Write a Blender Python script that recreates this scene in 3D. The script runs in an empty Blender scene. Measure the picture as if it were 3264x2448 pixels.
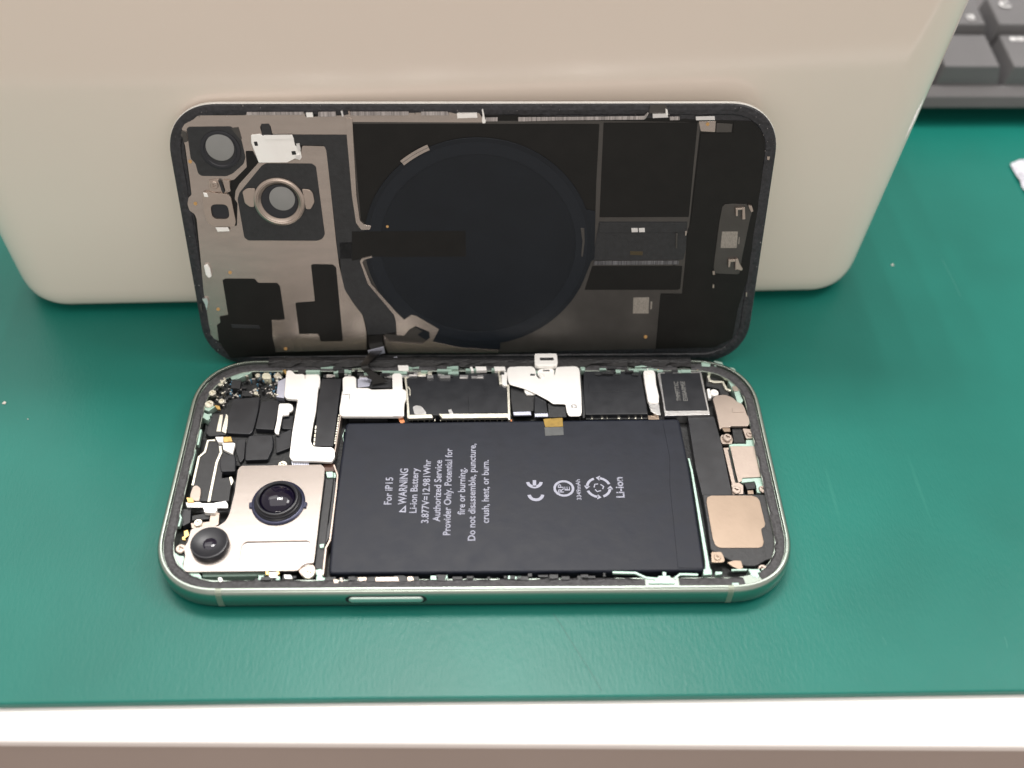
import bpy, bmesh, math, random
from mathutils import Vector, Matrix, Euler
from mathutils.geometry import tessellate_polygon
random.seed(7)
S = bpy.context.scene
C = S.collection
MM = 0.001

# ---------------------------------------------------------------- camera
F_PX, IW, IH = 3347.97, 3264.0, 2448.0
CAM = Vector((1.770, -157.421, 214.068))           # millimetres
CE = Euler((0.72611, -0.01822, -0.01835), 'XYZ')
CR = CE.to_matrix()
cd = bpy.data.cameras.new('camera')
cam = bpy.data.objects.new('camera', cd)
C.objects.link(cam)
cam.location = CAM * MM
cam.rotation_euler = CE
cd.sensor_width = 36.0
cd.lens = 36.0 * F_PX / IW
cd.clip_start = 0.01
cd.clip_end = 20.0
cd.dof.use_dof = True
cd.dof.focus_distance = 0.262
cd.dof.aperture_fstop = 9.0
S.camera = cam
# ---------------------------------------------------------------- world and lamps (indoor room light)
w = bpy.data.worlds.new("World")
S.world = w
w.use_nodes = True
bg = w.node_tree.nodes['Background']
bg.inputs[0].default_value = (1.0, 0.93, 0.87, 1)
bg.inputs[1].default_value = 0.66
S.view_settings.view_transform = 'Standard'
S.view_settings.look = 'None'
S.view_settings.exposure = 0.0
S.view_settings.gamma = 1.0


def overhead_lamp(x, y, z, sx, sy, power, col):
    l = bpy.data.lights.new('overhead_light', 'AREA')
    l.shape = 'RECTANGLE'
    l.size, l.size_y = sx, sy
    l.energy = power
    l.color = col
    o = bpy.data.objects.new('overhead_light', l)
    C.objects.link(o)
    o.location = (x, y, z)
    return o


# broad diffused ceiling light, four bright tubes in it, an added panel brightening the right of the mat, a weak one behind the photographer
overhead_lamp(0.0, 0.22, 1.56, 2.2, 1.3, 16, (1.0, 0.965, 0.93))
for tx, tp in ((-0.33, 3.6), (-0.11, 3.8), (0.11, 3.8), (0.33, 3.6)):
    overhead_lamp(tx * 0.6, 0.56, 1.50, 0.035, 0.30, tp, (1.0, 0.97, 0.94))
overhead_lamp(-0.80, 1.05, 1.50, 1.00, 0.90, 7, (1.0, 0.97, 0.95))
overhead_lamp(0.95, 0.25, 1.15, 0.40, 0.40, 7, (1.0, 0.97, 0.94))  # added panel, only there to brighten the right of the mat
for tx in (-0.37, -0.04, 0.50):
    overhead_lamp(tx, -2.40, 1.50, 0.16, 0.12, 8, (1.0, 0.94, 0.88))

# ---------------------------------------------------------------- photo tracing -> real planes
REG = {'D': (0, 0, 3264 / 2212), 'K': (2664, 0, 600 / 2212),
       'b1': (480, 1120, 640 / 2212), 'b2': (480, 1450, 640 / 2082), 'b3': (1000, 1100, 640 / 2212),
       'b4': (1500, 1100, 640 / 2212), 'b5': (1950, 1100, 640 / 2212), 'b6': (1950, 1500, 640 / 2212),
       'b7': (1000, 1450, 640 / 2082), 'b8': (1500, 1350, 640 / 2082),
       'l1': (500, 300, 700 / 2212), 'l2': (500, 750, 800 / 2212), 'l3': (1100, 300, 800 / 2212),
       'l4': (1800, 300, 700 / 2212), 'l5': (1800, 700, 700 / 2212), 'l6': (1100, 800, 800 / 2212)}


def px(spec):
    """'b1 10,20 30,40 l2 5,6' -> full photo pixels"""
    out, r = [], None
    for t in spec.split():
        if ',' in t:
            x, y = map(float, t.split(','))
            ox, oy, k = REG[r]
            out.append((ox + x * k, oy + y * k))
        else:
            r = t
    return out


def ray(p):
    return CR @ Vector(((p[0] - IW / 2) / F_PX, -(p[1] - IH / 2) / F_PX, -1.0))


def at(p, z):
    d = ray(p)
    t = (z - CAM.z) / d.z
    return Vector((CAM.x + t * d.x, CAM.y + t * d.y))


LTH = 1.30379                                       # lean of the cover against the box
LO = Vector((0.0, 40.0, 0.2))
LR = Matrix.Rotation(LTH, 3, 'X')
LN = LR @ Vector((0, 0, 1))


def lat(p, wz):
    d = ray(p)
    t = (LN.dot(LO + LN * wz - CAM)) / LN.dot(d)
    q = LR.transposed() @ (CAM + d * t - LO)
    return Vector((q.x, q.y))


def B(spec, z):
    return [at(p, z) for p in px(spec)]


def L(spec, z):
    return [lat(p, z) for p in px(spec)]


# ---------------------------------------------------------------- materials
MATS = {}


def mat(name, col, metal=0.0, rough=0.5, bump=0.0, bscale=2000.0, var=0.0, vscale=300.0, spec=0.5, coat=0.0,
        stretch=(1, 1, 1), rvar=0.0, trans=0.0, col2=None):
    if name in MATS:
        return MATS[name]
    m = bpy.data.materials.new(name)
    m.use_nodes = True
    nt = m.node_tree
    b = nt.nodes['Principled BSDF']
    b.inputs['Base Color'].default_value = (*col, 1)
    b.inputs['Metallic'].default_value = metal
    b.inputs['Roughness'].default_value = rough
    b.inputs['Specular IOR Level'].default_value = spec
    b.inputs['Coat Weight'].default_value = coat
    b.inputs['Coat Roughness'].default_value = 0.1
    b.inputs['Transmission Weight'].default_value = trans
    tc = nt.nodes.new('ShaderNodeTexCoord')
    mp = nt.nodes.new('ShaderNodeMapping')
    mp.inputs['Scale'].default_value = stretch
    nt.links.new(tc.outputs['Object'], mp.inputs[0])
    if var or rvar:
        n = nt.nodes.new('ShaderNodeTexNoise')
        n.inputs['Scale'].default_value = vscale
        n.inputs['Detail'].default_value = 6
        nt.links.new(mp.outputs[0], n.inputs['Vector'])
        if var:
            r = nt.nodes.new('ShaderNodeValToRGB')
            lo = tuple(c * (1 - var) for c in col)
            hi = col2 if col2 else tuple(min(1, c * (1 + var)) for c in col)
            r.color_ramp.elements[0].position = 0.3
            r.color_ramp.elements[1].position = 0.7
            r.color_ramp.elements[0].color = (*lo, 1)
            r.color_ramp.elements[1].color = (*hi, 1)
            nt.links.new(n.outputs['Fac'], r.inputs[0])
            nt.links.new(r.outputs[0], b.inputs['Base Color'])
        if rvar:
            q = nt.nodes.new('ShaderNodeMapRange')
            q.inputs['From Min'].default_value = 0.3
            q.inputs['From Max'].default_value = 0.7
            q.inputs['To Min'].default_value = max(0, rough - rvar)
            q.inputs['To Max'].default_value = rough + rvar
            nt.links.new(n.outputs['Fac'], q.inputs['Value'])
            nt.links.new(q.outputs[0], b.inputs['Roughness'])
    if bump:
        n2 = nt.nodes.new('ShaderNodeTexNoise')
        n2.inputs['Scale'].default_value = bscale
        n2.inputs['Detail'].default_value = 4
        nt.links.new(mp.outputs[0], n2.inputs['Vector'])
        bp = nt.nodes.new('ShaderNodeBump')
        bp.inputs['Strength'].default_value = bump
        bp.inputs['Distance'].default_value = 0.0002
        nt.links.new(n2.outputs['Fac'], bp.inputs['Height'])
        nt.links.new(bp.outputs[0], b.inputs['Normal'])
    MATS[name] = m
    return m


M_WHITE = mat('nickel_shield', (0.98, 0.95, 0.92), 0.30, 0.34, bump=0.10, bscale=1200, var=0.05, vscale=120)
M_PLATE = mat('brushed_plate', (0.43, 0.385, 0.355), 0.9, 0.26, bump=0.06, bscale=900, var=0.03, vscale=100, stretch=(1, 8, 1))
M_SILVER = mat('silver_metal', (0.85, 0.84, 0.83), 1.0, 0.28, bump=0.2, bscale=1500, var=0.06, vscale=500)
M_CREAM = mat('tinned_rim', (0.80, 0.77, 0.66), 0.9, 0.36, bump=0.3, bscale=2500, var=0.1, vscale=900)
M_TAN = mat('tan_metal', (0.46, 0.385, 0.335), 0.9, 0.34, bump=0.10, bscale=1500, var=0.05, vscale=200)
M_TANL = mat('cover_metal', (0.43, 0.375, 0.335), 0.9, 0.24, bump=0.12, bscale=2500, var=0.05, vscale=120, stretch=(1, 4, 1))
M_GUN = mat('gunmetal_sheet', (0.085, 0.08, 0.075), 0.7, 0.38, bump=0.06, bscale=2500, var=0.08, vscale=200)
M_PEACH = mat('peach_gold_foil', (0.40, 0.31, 0.24), 0.9, 0.28, bump=0.05, bscale=1200, var=0.05, vscale=150)
M_COPPER = mat('copper_gold', (0.85, 0.58, 0.22), 1.0, 0.3, var=0.1, vscale=900)
M_MINT = mat('mint_aluminium', (0.38, 0.53, 0.46), 0.5, 0.40, bump=0.15, bscale=2500, var=0.08, vscale=400)
M_FRAME = mat('anodised_frame', (0.40, 0.46, 0.41), 1.0, 0.27, bump=0.02, bscale=4000, var=0.02, vscale=100)
M_BAND = mat('antenna_band', (0.33, 0.37, 0.30), 0.7, 0.4)
M_BUTTON = mat('mint_button', (0.72, 0.84, 0.78), 0.85, 0.24)
M_ADH = mat('black_adhesive', (0.030, 0.029, 0.032), 0.0, 0.5, bump=0.8, bscale=1500, var=0.6, vscale=1500, stretch=(1, 1, 1))
M_DARK = mat('black_interior', (0.010, 0.011, 0.012), 0.1, 0.5, bump=0.5, bscale=1500, var=0.4, vscale=500)
M_BATT = mat('battery_film', (0.0080, 0.0105, 0.0190), 0.0, 0.42, bump=0.12, bscale=350, var=0.12, vscale=250, rvar=0.04, spec=0.28)
M_FILM = mat('black_satin_film', (0.012, 0.0135, 0.0175), 0.0, 0.31, bump=0.03, bscale=1500, var=0.10, vscale=300, rvar=0.03, spec=0.6)
M_BLACK = mat('black_tape', (0.0062, 0.0058, 0.0052), 0.0, 0.45, bump=0.08, bscale=2500, var=0.2, vscale=200, spec=0.28)
M_BLACK2 = mat('black_plastic', (0.020, 0.021, 0.023), 0.0, 0.42, bump=0.3, bscale=3000, spec=0.45, var=0.2, vscale=900)
M_COIL = mat('coil_sheet', (0.0070, 0.0095, 0.0135), 0.0, 0.36, bump=0.06, bscale=2500, var=0.12, vscale=100, spec=0.28)
M_COVERK = mat('cover_black_edge', (0.018, 0.018, 0.022), 0.0, 0.42, bump=0.6, bscale=1500, var=0.5, vscale=1200, spec=0.5)
M_GLASSEDGE = mat('green_glass_edge', (0.85, 0.85, 0.82), 0.0, 0.12, bump=0.1, bscale=900, spec=0.8, coat=0.5)
M_INK = mat('white_ink', (0.34, 0.35, 0.43), 0.0, 0.6)
M_INK2 = mat('laser_etch', (0.20, 0.20, 0.19), 0.0, 0.6)
M_LENSK = mat('lens_barrel_black', (0.012, 0.013, 0.018), 0.0, 0.38, spec=0.5)
M_NAVY = mat('navy_ring', (0.025, 0.028, 0.06), 0.4, 0.32)
M_GLASS = mat('lens_glass', (0.006, 0.004, 0.014), 0.0, 0.05, spec=0.5)
M_WIN = mat('grey_window', (0.25, 0.25, 0.245), 0.0, 0.30, var=0.05, vscale=150, spec=0.5)
M_LILAC = mat('lilac_foil', (0.62, 0.64, 0.76), 0.8, 0.38, var=0.06, vscale=600)
M_BLUE = mat('blue_component', (0.12, 0.28, 0.42), 0.2, 0.35, var=0.3, vscale=1500)
M_LABEL = mat('pale_label', (0.27, 0.245, 0.215), 0.1, 0.5, var=0.25, vscale=1800, stretch=(3, 1, 1))
M_ORANGE = mat('orange_pad', (0.55, 0.32, 0.12), 0.2, 0.5)
M_BROWNK = mat('amber_polyimide', (0.30, 0.19, 0.035), 0.1, 0.3, var=0.3, vscale=500, spec=0.6)

# ---------------------------------------------------------------- object helpers


def link(name, me, m, parent=None, smooth=False, bevel=0.0, seg=2):
    if m:
        me.materials.append(m)
    o = bpy.data.objects.new(name, me)
    C.objects.link(o)
    if parent:
        o.parent = parent
    if smooth:
        for p in me.polygons:
            p.use_smooth = True
    if bevel:
        b = o.modifiers.new('bevel', 'BEVEL')
        b.width = bevel * MM
        b.segments = seg
        b.limit_method = 'ANGLE'
        b.angle_limit = math.radians(50)
    return o


def mesh_from(bm, name):
    bmesh.ops.recalc_face_normals(bm, faces=bm.faces[:])
    me = bpy.data.meshes.new(name)
    for v in bm.verts:
        v.co *= MM
    bm.to_mesh(me)
    bm.free()
    return me


def thing(name, label, cat, loc=(0, 0, 0), rot=(0, 0, 0), group=None):
    o = bpy.data.objects.new(name, None)
    o.empty_display_size = 0.01
    C.objects.link(o)
    o.location = Vector(loc) * MM
    o.rotation_euler = rot
    o['label'] = label
    o['category'] = cat
    if group:
        o['group'] = group
    return o


def rounded(pts, r, n=3):
    if not r:
        return [Vector((p[0], p[1])) for p in pts]
    out = []
    N = len(pts)
    for i in range(N):
        a, b, c = (Vector(pts[i - 1][:2]), Vector(pts[i][:2]), Vector(pts[(i + 1) % N][:2]))
        la, lc = (a - b).length, (c - b).length
        if la < 1e-6 or lc < 1e-6:
            continue
        d = min(r, la * 0.42, lc * 0.42)
        p0, p1 = b + (a - b) / la * d, b + (c - b) / lc * d
        for k in range(n + 1):
            t = k / n
            out.append(p0 * (1 - t) ** 2 + b * 2 * t * (1 - t) + p1 * t * t)
    return out


def add_prism(bm, pts, z0, z1, holes=()):
    loops = [[Vector((p[0], p[1], 0)) for p in pts]] + [[Vector((p[0], p[1], 0)) for p in h] for h in holes]
    flat = [v for l in loops for v in l]
    top = [bm.verts.new((v.x, v.y, z1)) for v in flat]
    bot = [bm.verts.new((v.x, v.y, z0)) for v in flat]
    if holes:
        for t in tessellate_polygon(loops):
            try:
                bm.faces.new([top[i] for i in t])
                bm.faces.new([bot[i] for i in reversed(t)])
            except ValueError:
                pass
    else:
        bm.faces.new(top)
        bm.faces.new(bot[::-1])
    o = 0
    for l in loops:
        n = len(l)
        for i in range(n):
            j = (i + 1) % n
            bm.faces.new((top[o + i], bot[o + i], bot[o + j], top[o + j]))
        o += n


def slab(name, pts, z0, z1, m, parent, r=0.3, bevel=0.08, holes=()):
    bm = bmesh.new()
    add_prism(bm, rounded(pts, r), z0, z1, holes)
    return link(name, mesh_from(bm, name), m, parent, bevel=bevel)


def multi(name, polys, m, parent, bevel=0.0, kind=None):
    bm = bmesh.new()
    for pts, z0, z1 in polys:
        add_prism(bm, pts, z0, z1)
    o = link(name, mesh_from(bm, name), m, parent, bevel=bevel)
    if kind:
        o['kind'] = kind
    return o


def circle(c, r, n=32, a0=0.0, ry=None):
    ry = ry or r
    return [Vector((c[0] + r * math.cos(a0 + 2 * math.pi * k / n), c[1] + ry * math.sin(a0 + 2 * math.pi * k / n))) for k in range(n)]


def lathe(name, c, prof, m, parent, n=48, smooth=True):
    bm = bmesh.new()
    rings = []
    for r, z in prof:
        if r < 1e-6:
            rings.append([bm.verts.new((c[0], c[1], z))])
        else:
            rings.append([bm.verts.new((c[0] + r * math.cos(2 * math.pi * k / n), c[1] + r * math.sin(2 * math.pi * k / n), z)) for k in range(n)])
    for a, b in zip(rings, rings[1:]):
        for k in range(n):
            j = (k + 1) % n
            if len(a) == 1 and len(b) == 1:
                continue
            if len(a) == 1:
                bm.faces.new((a[0], b[k], b[j]))
            elif len(b) == 1:
                bm.faces.new((a[k], b[0], a[j]))
            else:
                bm.faces.new((a[k], b[k], b[j], a[j]))
    me = mesh_from(bm, name)
    o = link(name, me, m, parent, smooth=smooth)
    if smooth:
        e = o.modifiers.new('edges', 'EDGE_SPLIT')
        e.split_angle = math.radians(35)
    return o


def screw(c, z, r, parent, m=None, name='screw'):
    bm = bmesh.new()
    n = 20
    tri = []
    for k in range(n):
        a = 2 * math.pi * k / n
        tri.append((c[0] + r * 0.42 * (1 + 0.35 * math.cos(3 * a)) * math.cos(a), c[1] + r * 0.42 * (1 + 0.35 * math.cos(3 * a)) * math.sin(a)))
    oc = [(c[0] + r * math.cos(2 * math.pi * k / n), c[1] + r * math.sin(2 * math.pi * k / n)) for k in range(n)]
    ic = [(c[0] + r * .86 * math.cos(2 * math.pi * k / n), c[1] + r * .86 * math.sin(2 * math.pi * k / n)) for k in range(n)]
    rows = [[(x, y, z - 0.9) for x, y in oc], [(x, y, z - 0.14 * r) for x, y in oc], [(x, y, z) for x, y in ic],
            [(x, y, z) for x, y in tri], [(x, y, z - 0.35 * r) for x, y in tri]]
    vs = [[bm.verts.new(p) for p in row] for row in rows]
    for a, b in zip(vs, vs[1:]):
        for k in range(n):
            bm.faces.new((a[k], a[(k + 1) % n], b[(k + 1) % n], b[k]))
    bm.faces.new(vs[-1])
    return link(name, mesh_from(bm, name), m or M_SILVER, parent)


def ribbon(pts, width):
    """2D stroke -> closed outline"""
    P = [Vector(p[:2]) for p in pts]
    l, r = [], []
    for i, p in enumerate(P):
        a = P[max(i - 1, 0)]
        b = P[min(i + 1, len(P) - 1)]
        t = (b - a).normalized()
        n = Vector((-t.y, t.x)) * width / 2
        l.append(p + n)
        r.append(p - n)
    return l + r[::-1]


def text(name, s, m, parent, pos, z, ang, length=None, height=None, depth=0.012, align='LEFT', bold=0.0):
    cu = bpy.data.curves.new('t', 'FONT')
    cu.body = s
    cu.align_x = align
    cu.size = 1.0
    cu.resolution_u = 3
    cu.offset = bold
    to = bpy.data.objects.new('t', cu)
    C.objects.link(to)
    dg = bpy.context.evaluated_depsgraph_get()
    me = bpy.data.meshes.new_from_object(to.evaluated_get(dg))
    bpy.data.objects.remove(to)
    xs = [v.co.x for v in me.vertices]
    ys = [v.co.y for v in me.vertices]
    x0, x1, y0 = min(xs), max(xs), min(ys)
    hh = max(ys) - y0
    sx = length / (x1 - x0) if length else height / hh
    sy = height / 0.74 if (height and length) else (height / hh if height else sx)
    ca, sa = math.cos(ang), math.sin(ang)
    bm = bmesh.new()
    bm.from_mesh(me)
    r = bmesh.ops.extrude_face_region(bm, geom=bm.faces[:])
    tv = [e for e in r['geom'] if isinstance(e, bmesh.types.BMVert)]
    for v in bm.verts:
        v.co.z = 0
    for v in tv:
        v.co.z = depth
    for v in bm.verts:
        x, y = (v.co.x - x0) * sx, v.co.y * sy
        v.co = Vector((pos[0] + x * ca - y * sa, pos[1] + x * sa + y * ca, z + v.co.z))
    bpy.data.meshes.remove(me)
    return link(name, mesh_from(bm, name), m, parent)


# ================================================================= desk, mat
def desk_material():
    m = bpy.data.materials.new('green_mat_vinyl')
    m.use_nodes = True
    nt = m.node_tree
    b = nt.nodes['Principled BSDF']
    tc = nt.nodes.new('ShaderNodeTexCoord')

    def noise(scale, det=5, st=(1, 1, 1), rot=0.0):
        mp = nt.nodes.new('ShaderNodeMapping')
        mp.inputs['Scale'].default_value = st
        mp.inputs['Rotation'].default_value = (0, 0, rot)
        nt.links.new(tc.outputs['Object'], mp.inputs[0])
        n = nt.nodes.new('ShaderNodeTexNoise')
        n.inputs['Scale'].default_value = scale
        n.inputs['Detail'].default_value = det
        nt.links.new(mp.outputs[0], n.inputs['Vector'])
        return n
    n1 = noise(18, 4)
    r = nt.nodes.new('ShaderNodeValToRGB')
    r.color_ramp.elements[0].position = 0.3
    r.color_ramp.elements[1].position = 0.72
    r.color_ramp.elements[0].color = (0.0055, 0.125, 0.098, 1)
    r.color_ramp.elements[1].color = (0.0080, 0.158, 0.125, 1)
    nt.links.new(n1.outputs['Fac'], r.inputs[0])
    # scattered fine scratches
    n2 = noise(120, 2, (1, 0.06, 1), 0.5)
    r2 = nt.nodes.new('ShaderNodeValToRGB')
    r2.color_ramp.elements[0].position = 0.735
    r2.color_ramp.elements[1].position = 0.76
    nt.links.new(n2.outputs['Fac'], r2.inputs[0])
    mx = nt.nodes.new('ShaderNodeMix')
    mx.data_type = 'RGBA'
    mx.inputs[7].default_value = (0.05, 0.26, 0.20, 1)
    ml = nt.nodes.new('ShaderNodeMath')
    ml.operation = 'MULTIPLY'
    ml.inputs[1].default_value = 0.2
    nt.links.new(r2.outputs[0], ml.inputs[0])
    nt.links.new(ml.outputs[0], mx.inputs[0])
    nt.links.new(r.outputs[0], mx.inputs[6])
    nt.links.new(mx.outputs[2], b.inputs['Base Color'])
    b.inputs['Roughness'].default_value = 0.33
    b.inputs['Specular IOR Level'].default_value = 0.28
    g = noise(1600, 4, (1, 0.35, 1), 0.45)
    g2 = noise(60, 3)
    ad = nt.nodes.new('ShaderNodeMath')
    ad.operation = 'ADD'
    nt.links.new(g.outputs['Fac'], ad.inputs[0])
    nt.links.new(g2.outputs['Fac'], ad.inputs[1])
    bp = nt.nodes.new('ShaderNodeBump')
    bp.inputs['Strength'].default_value = 0.2
    bp.inputs['Distance'].default_value = 0.00025
    nt.links.new(ad.outputs[0], bp.inputs['Height'])
    nt.links.new(bp.outputs[0], b.inputs['Normal'])
    return m


desk = thing('desk', 'white laminate desk with a dark brown-grey front edge under the green mat', 'desk', (0, 0, -2.2))
bm = bmesh.new()
add_prism(bm, [(-900, -52.6), (900, -81.4), (900, 760), (-900, 760)], -3.0, 0.0)
M_DESK = mat('white_laminate', (0.86, 0.83, 0.81), 0.0, 0.14, bump=0.0, bscale=600, var=0.02, vscale=30)
link('desk_top', mesh_from(bm, 'desk_top'), M_DESK, desk, bevel=0.8, seg=3)
bm = bmesh.new()
add_prism(bm, [(-900, -52.0), (900, -80.8), (900, 760), (-900, 760)], -34.0, -3.0)
M_APRON = mat('brown_grey_edge', (0.38, 0.32, 0.29), 0.0, 0.55, bump=0.1, bscale=900, var=0.06, vscale=12)
link('desk_edge', mesh_from(bm, 'desk_edge'), M_APRON, desk)

bm = bmesh.new()
front = []
N = 60
for i in range(N + 1):
    x = -760 + 1520 * i / N
    front.append((x, -57.8 + 0.0032 * x + 0.12 * math.sin(x * 0.21)))
add_prism(bm, front + [(760, 700), (-760, 700)], 0.0, 2.2)
mato = link('work_mat', mesh_from(bm, 'work_mat'), desk_material(), None, bevel=0.5, seg=3)
mato.location = (0, 0, -2.2 * MM)
mato['label'] = 'green vinyl work mat covering the desk under the phone'
mato['category'] = 'mat'

cr = [at(p, 0.02) for p in px('D 1195,1325 1215,1355 1238,1392 1262,1430 1285,1466 1300,1493')]
ck = multi('mat_crease', [(ribbon([p for p in cr], 0.16), 2.19, 2.215)], mat('crease_dark', (0.004, 0.085, 0.068), 0, 0.5), mato)
cr = [at(p, 0.02) for p in px('D 1878,1545 1882,1556')]
for q in ('D 1906,1376 1914,1392', 'D 2170,1375 2176,1400', 'D 780,690 795,725', 'D 2035,560 2075,640'):
    a_, b_ = [at(p, 0.02) for p in px(q)]
    multi('mat_scratch', [(ribbon([a_, (a_ + b_) / 2 + Vector((0.15, 0)), b_], 0.13), 2.19, 2.212)], mat('scratch_pale', (0.025, 0.18, 0.145), 0, 0.5), mato)
bm = bmesh.new()
add_prism(bm, [(-3000, -2500), (3000, -2500), (3000, 3000), (-3000, 3000)], -745, -740)
fl = link('floor', mesh_from(bm, 'floor'), mat('floor_vinyl', (0.34, 0.25, 0.21), 0, 0.6, var=0.1, vscale=3))
fl['kind'] = 'structure'

# ================================================================= cream box behind
M_BOX = mat('cream_gloss_plastic', (0.84, 0.735, 0.65), 0.0, 0.09, bump=0.0, bscale=250, var=0.012, vscale=14, spec=0.65)
bm = bmesh.new()
SH = 0.029
rings = []
prof = [(0, 6.0), (0.6, 3.0), (2.2, 1.0), (5, 0.15), (12, 0.0)]
lev = [(0.0, 9.5), (1.3, 9.0), (1.5, 4.2), (2.4, 2.2), (4.0, 0.8), (6.5, 0.15), (9.0, 0.0)] + [(z, 0.0) for z in range(16, 112, 8)] + [(112, 0.3), (113, 1.2)]
for z, ins in lev:
    g = 0.050 * z
    xl, xr = -132.0 - g + ins, 112.5 + 1.5 * g - ins
    yf, yb = 63.0 + 0.005 * z + ins * 0.7, 250 + g - ins
    R = 15.5 - min(ins, 5)
    pts = []
    for cx_, cy_, a0 in ((xr - R, yf + R, -90), (xr - R, yb - R, 0), (xl + R, yb - R, 90), (xl + R, yf + R, 180)):
        for k in range(13):
            a = math.radians(a0 + 90 * k / 12)
            X, Y = cx_ + R * math.cos(a), cy_ + R * math.sin(a)
            pts.append((X - SH * (Y - 67), Y + SH * X, z))
    rings.append([bm.verts.new(p) for p in pts])
for a, b in zip(rings, rings[1:]):
    n = len(a)
    for k in range(n):
        bm.faces.new((a[k], a[(k + 1) % n], b[(k + 1) % n], b[k]))
bm.faces.new(rings[0][::-1])
bm.faces.new(rings[-1])
box = link('plastic_box', mesh_from(bm, 'plastic_box'), M_BOX, None, smooth=True)
e = box.modifiers.new('edges', 'EDGE_SPLIT')
e.split_angle = math.radians(60)
box['label'] = 'large glossy cream plastic box with rounded corners standing behind the phone'
box['category'] = 'box'

# ================================================================= keyboard
M_KEY = mat('grey_key_plastic', (0.125, 0.123, 0.127), 0.0, 0.38, bump=0.25, bscale=2500, var=0.06, vscale=60)
M_KBD = mat('dark_keyboard_case', (0.12, 0.115, 0.118), 0.0, 0.42, bump=0.2, bscale=1800, var=0.05, vscale=60)
M_WELL = mat('keyboard_well', (0.010, 0.010, 0.010), 0.0, 0.6)
M_KTXT = mat('key_print_white', (0.85, 0.85, 0.85), 0.0, 0.5)
kb = thing('keyboard', 'dark grey computer keyboard lying on the mat to the right of the box', 'keyboard', (150, 157, 0))
KX, KY = 150.0, 157.0
bm = bmesh.new()
sec = [(-0.5, 6.5), (0.5, 10.5), (3.2, 13.0), (4.2, 13.0), (4.2, 9.0), (150, 33), (153, 36), (154, 2), (14, 1.5), (8, 5.0)]
vs = [[bm.verts.new((x, y - 1.6 + (x + 6) * 0.035 * 0.3, z)) for y, z in sec] for x in (-22, 300)]
for k in range(len(sec)):
    bm.faces.new((vs[0][k], vs[0][(k + 1) % len(sec)], vs[1][(k + 1) % len(sec)], vs[1][k]))
bm.faces.new(vs[0])
bm.faces.new(vs[1][::-1])
link('keyboard_case', mesh_from(bm, 'keyboard_case'), M_KBD, kb, bevel=0.6)
slab('key_well', [(-21, 3.0), (299, 3.0), (299, 145), (-21, 145)], 8.4, 9.4, M_WELL, kb, r=0, bevel=0)


def key(x0, x1, y0, y1, zb, zt):
    bm = bmesh.new()
    rows = []
    for ins_s, ins_f, ins_b, z in ((0, 0, 0, zb), (1.2, 0.3, 0.4, zb + (zt - zb) * .55), (2.2, 0.8, 0.8, zt - 0.25), (2.7, 1.2, 1.1, zt)):
        tl = (z - zb) * 0.0
        rows.append([bm.verts.new(p) for p in ((x0 + ins_s, y0 + ins_f, z), (x1 - ins_s, y0 + ins_f, z), (x1 - ins_s, y1 - ins_b, z + 1.5), (x0 + ins_s, y1 - ins_b, z + 1.5))])
    for a, b in zip(rows, rows[1:]):
        for k in range(4):
            bm.faces.new((a[k], a[(k + 1) % 4], b[(k + 1) % 4], b[k]))
    bm.faces.new(rows[-1])
    bm.faces.new(rows[0][::-1])
    return link('key', mesh_from(bm, 'key'), M_KEY, kb, bevel=0.35)


def legend(k, s, x, y, z, h):
    text('legend', s, M_KTXT, k, (x, y), z, 0, height=h, depth=0.03, bold=0.03)


# row nearest the photographer (coordinates relative to the keyboard empty)
k = key(-17, 7.0, 2.3, 22, 10, 20)
legend(k, 'Win', -12, 18, 21.3, 2.2)
k = key(7.6, 31.0, 2.6, 22, 10, 20)
legend(k, 'Alt', 8.8, 16.6, 21.45, 2.2)
k = key(31.6, 55.0, 2.6, 22, 10, 20)
legend(k, '\u7121\u5909\u63db', 36.6, 17.6, 21.45, 2.7)
# second row
k = key(-7, 11.6, 22.6, 41, 14, 24.5)
k = key(12.2, 30.8, 22.6, 41, 14, 24.5)
legend(k, 'X', 16.0, 34, 26.0, 3.2)
legend(k, '\u3055', 22.6, 25.4, 25.1, 3.6)
k = key(31.4, 50.0, 22.6, 41, 14, 24.5)
legend(k, 'C', 36.6, 32.6, 25.9, 4.2)
legend(k, '\u305d', 44.6, 26.4, 25.2, 3.6)

# ================================================================= paper scrap
Q = [at(p, 1.2) for p in px('D 2183,353 2262,326 2330,430 2240,452')]
rnd = random.Random(5)
bm = bmesh.new()
G = 9
gr = []
for j in range(G):
    row = []
    for i in range(G):
        u, v = i / (G - 1), j / (G - 1)
        p = (Q[0] * (1 - u) + Q[1] * u) * (1 - v) + (Q[3] * (1 - u) + Q[2] * u) * v - Vector((183, 134))
        j_ = 0.35 if 0 < i < G - 1 and 0 < j < G - 1 else 0.2
        row.append(bm.verts.new((p.x + rnd.uniform(-j_, j_), p.y + rnd.uniform(-j_, j_), 0.3 + 1.6 * rnd.random() * (0.4 + u))))
    gr.append(row)
for j in range(G - 1):
    for i in range(G - 1):
        bm.faces.new((gr[j][i], gr[j][i + 1], gr[j + 1][i + 1]))
        bm.faces.new((gr[j][i], gr[j + 1][i + 1], gr[j + 1][i]))
o = link('paper_scrap', mesh_from(bm, 'paper_scrap'), mat('torn_paper', (0.60, 0.60, 0.66), 0.3, 0.35, var=0.3, vscale=900))
sd = o.modifiers.new('thickness', 'SOLIDIFY')
sd.thickness = 0.0001
o.location = Vector((183, 134, 0.2)) * MM
o['label'] = 'crumpled silvery white paper scrap on the mat at the right edge'
o['category'] = 'paper'
# ================================================================= the opened phone body
ph = thing('phone_body', 'mint green smartphone lying face down with its battery, cameras and boards exposed', 'phone')
HW, HD, RC, TOP = 74.15, 35.9, 16.5, 7.0


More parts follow.
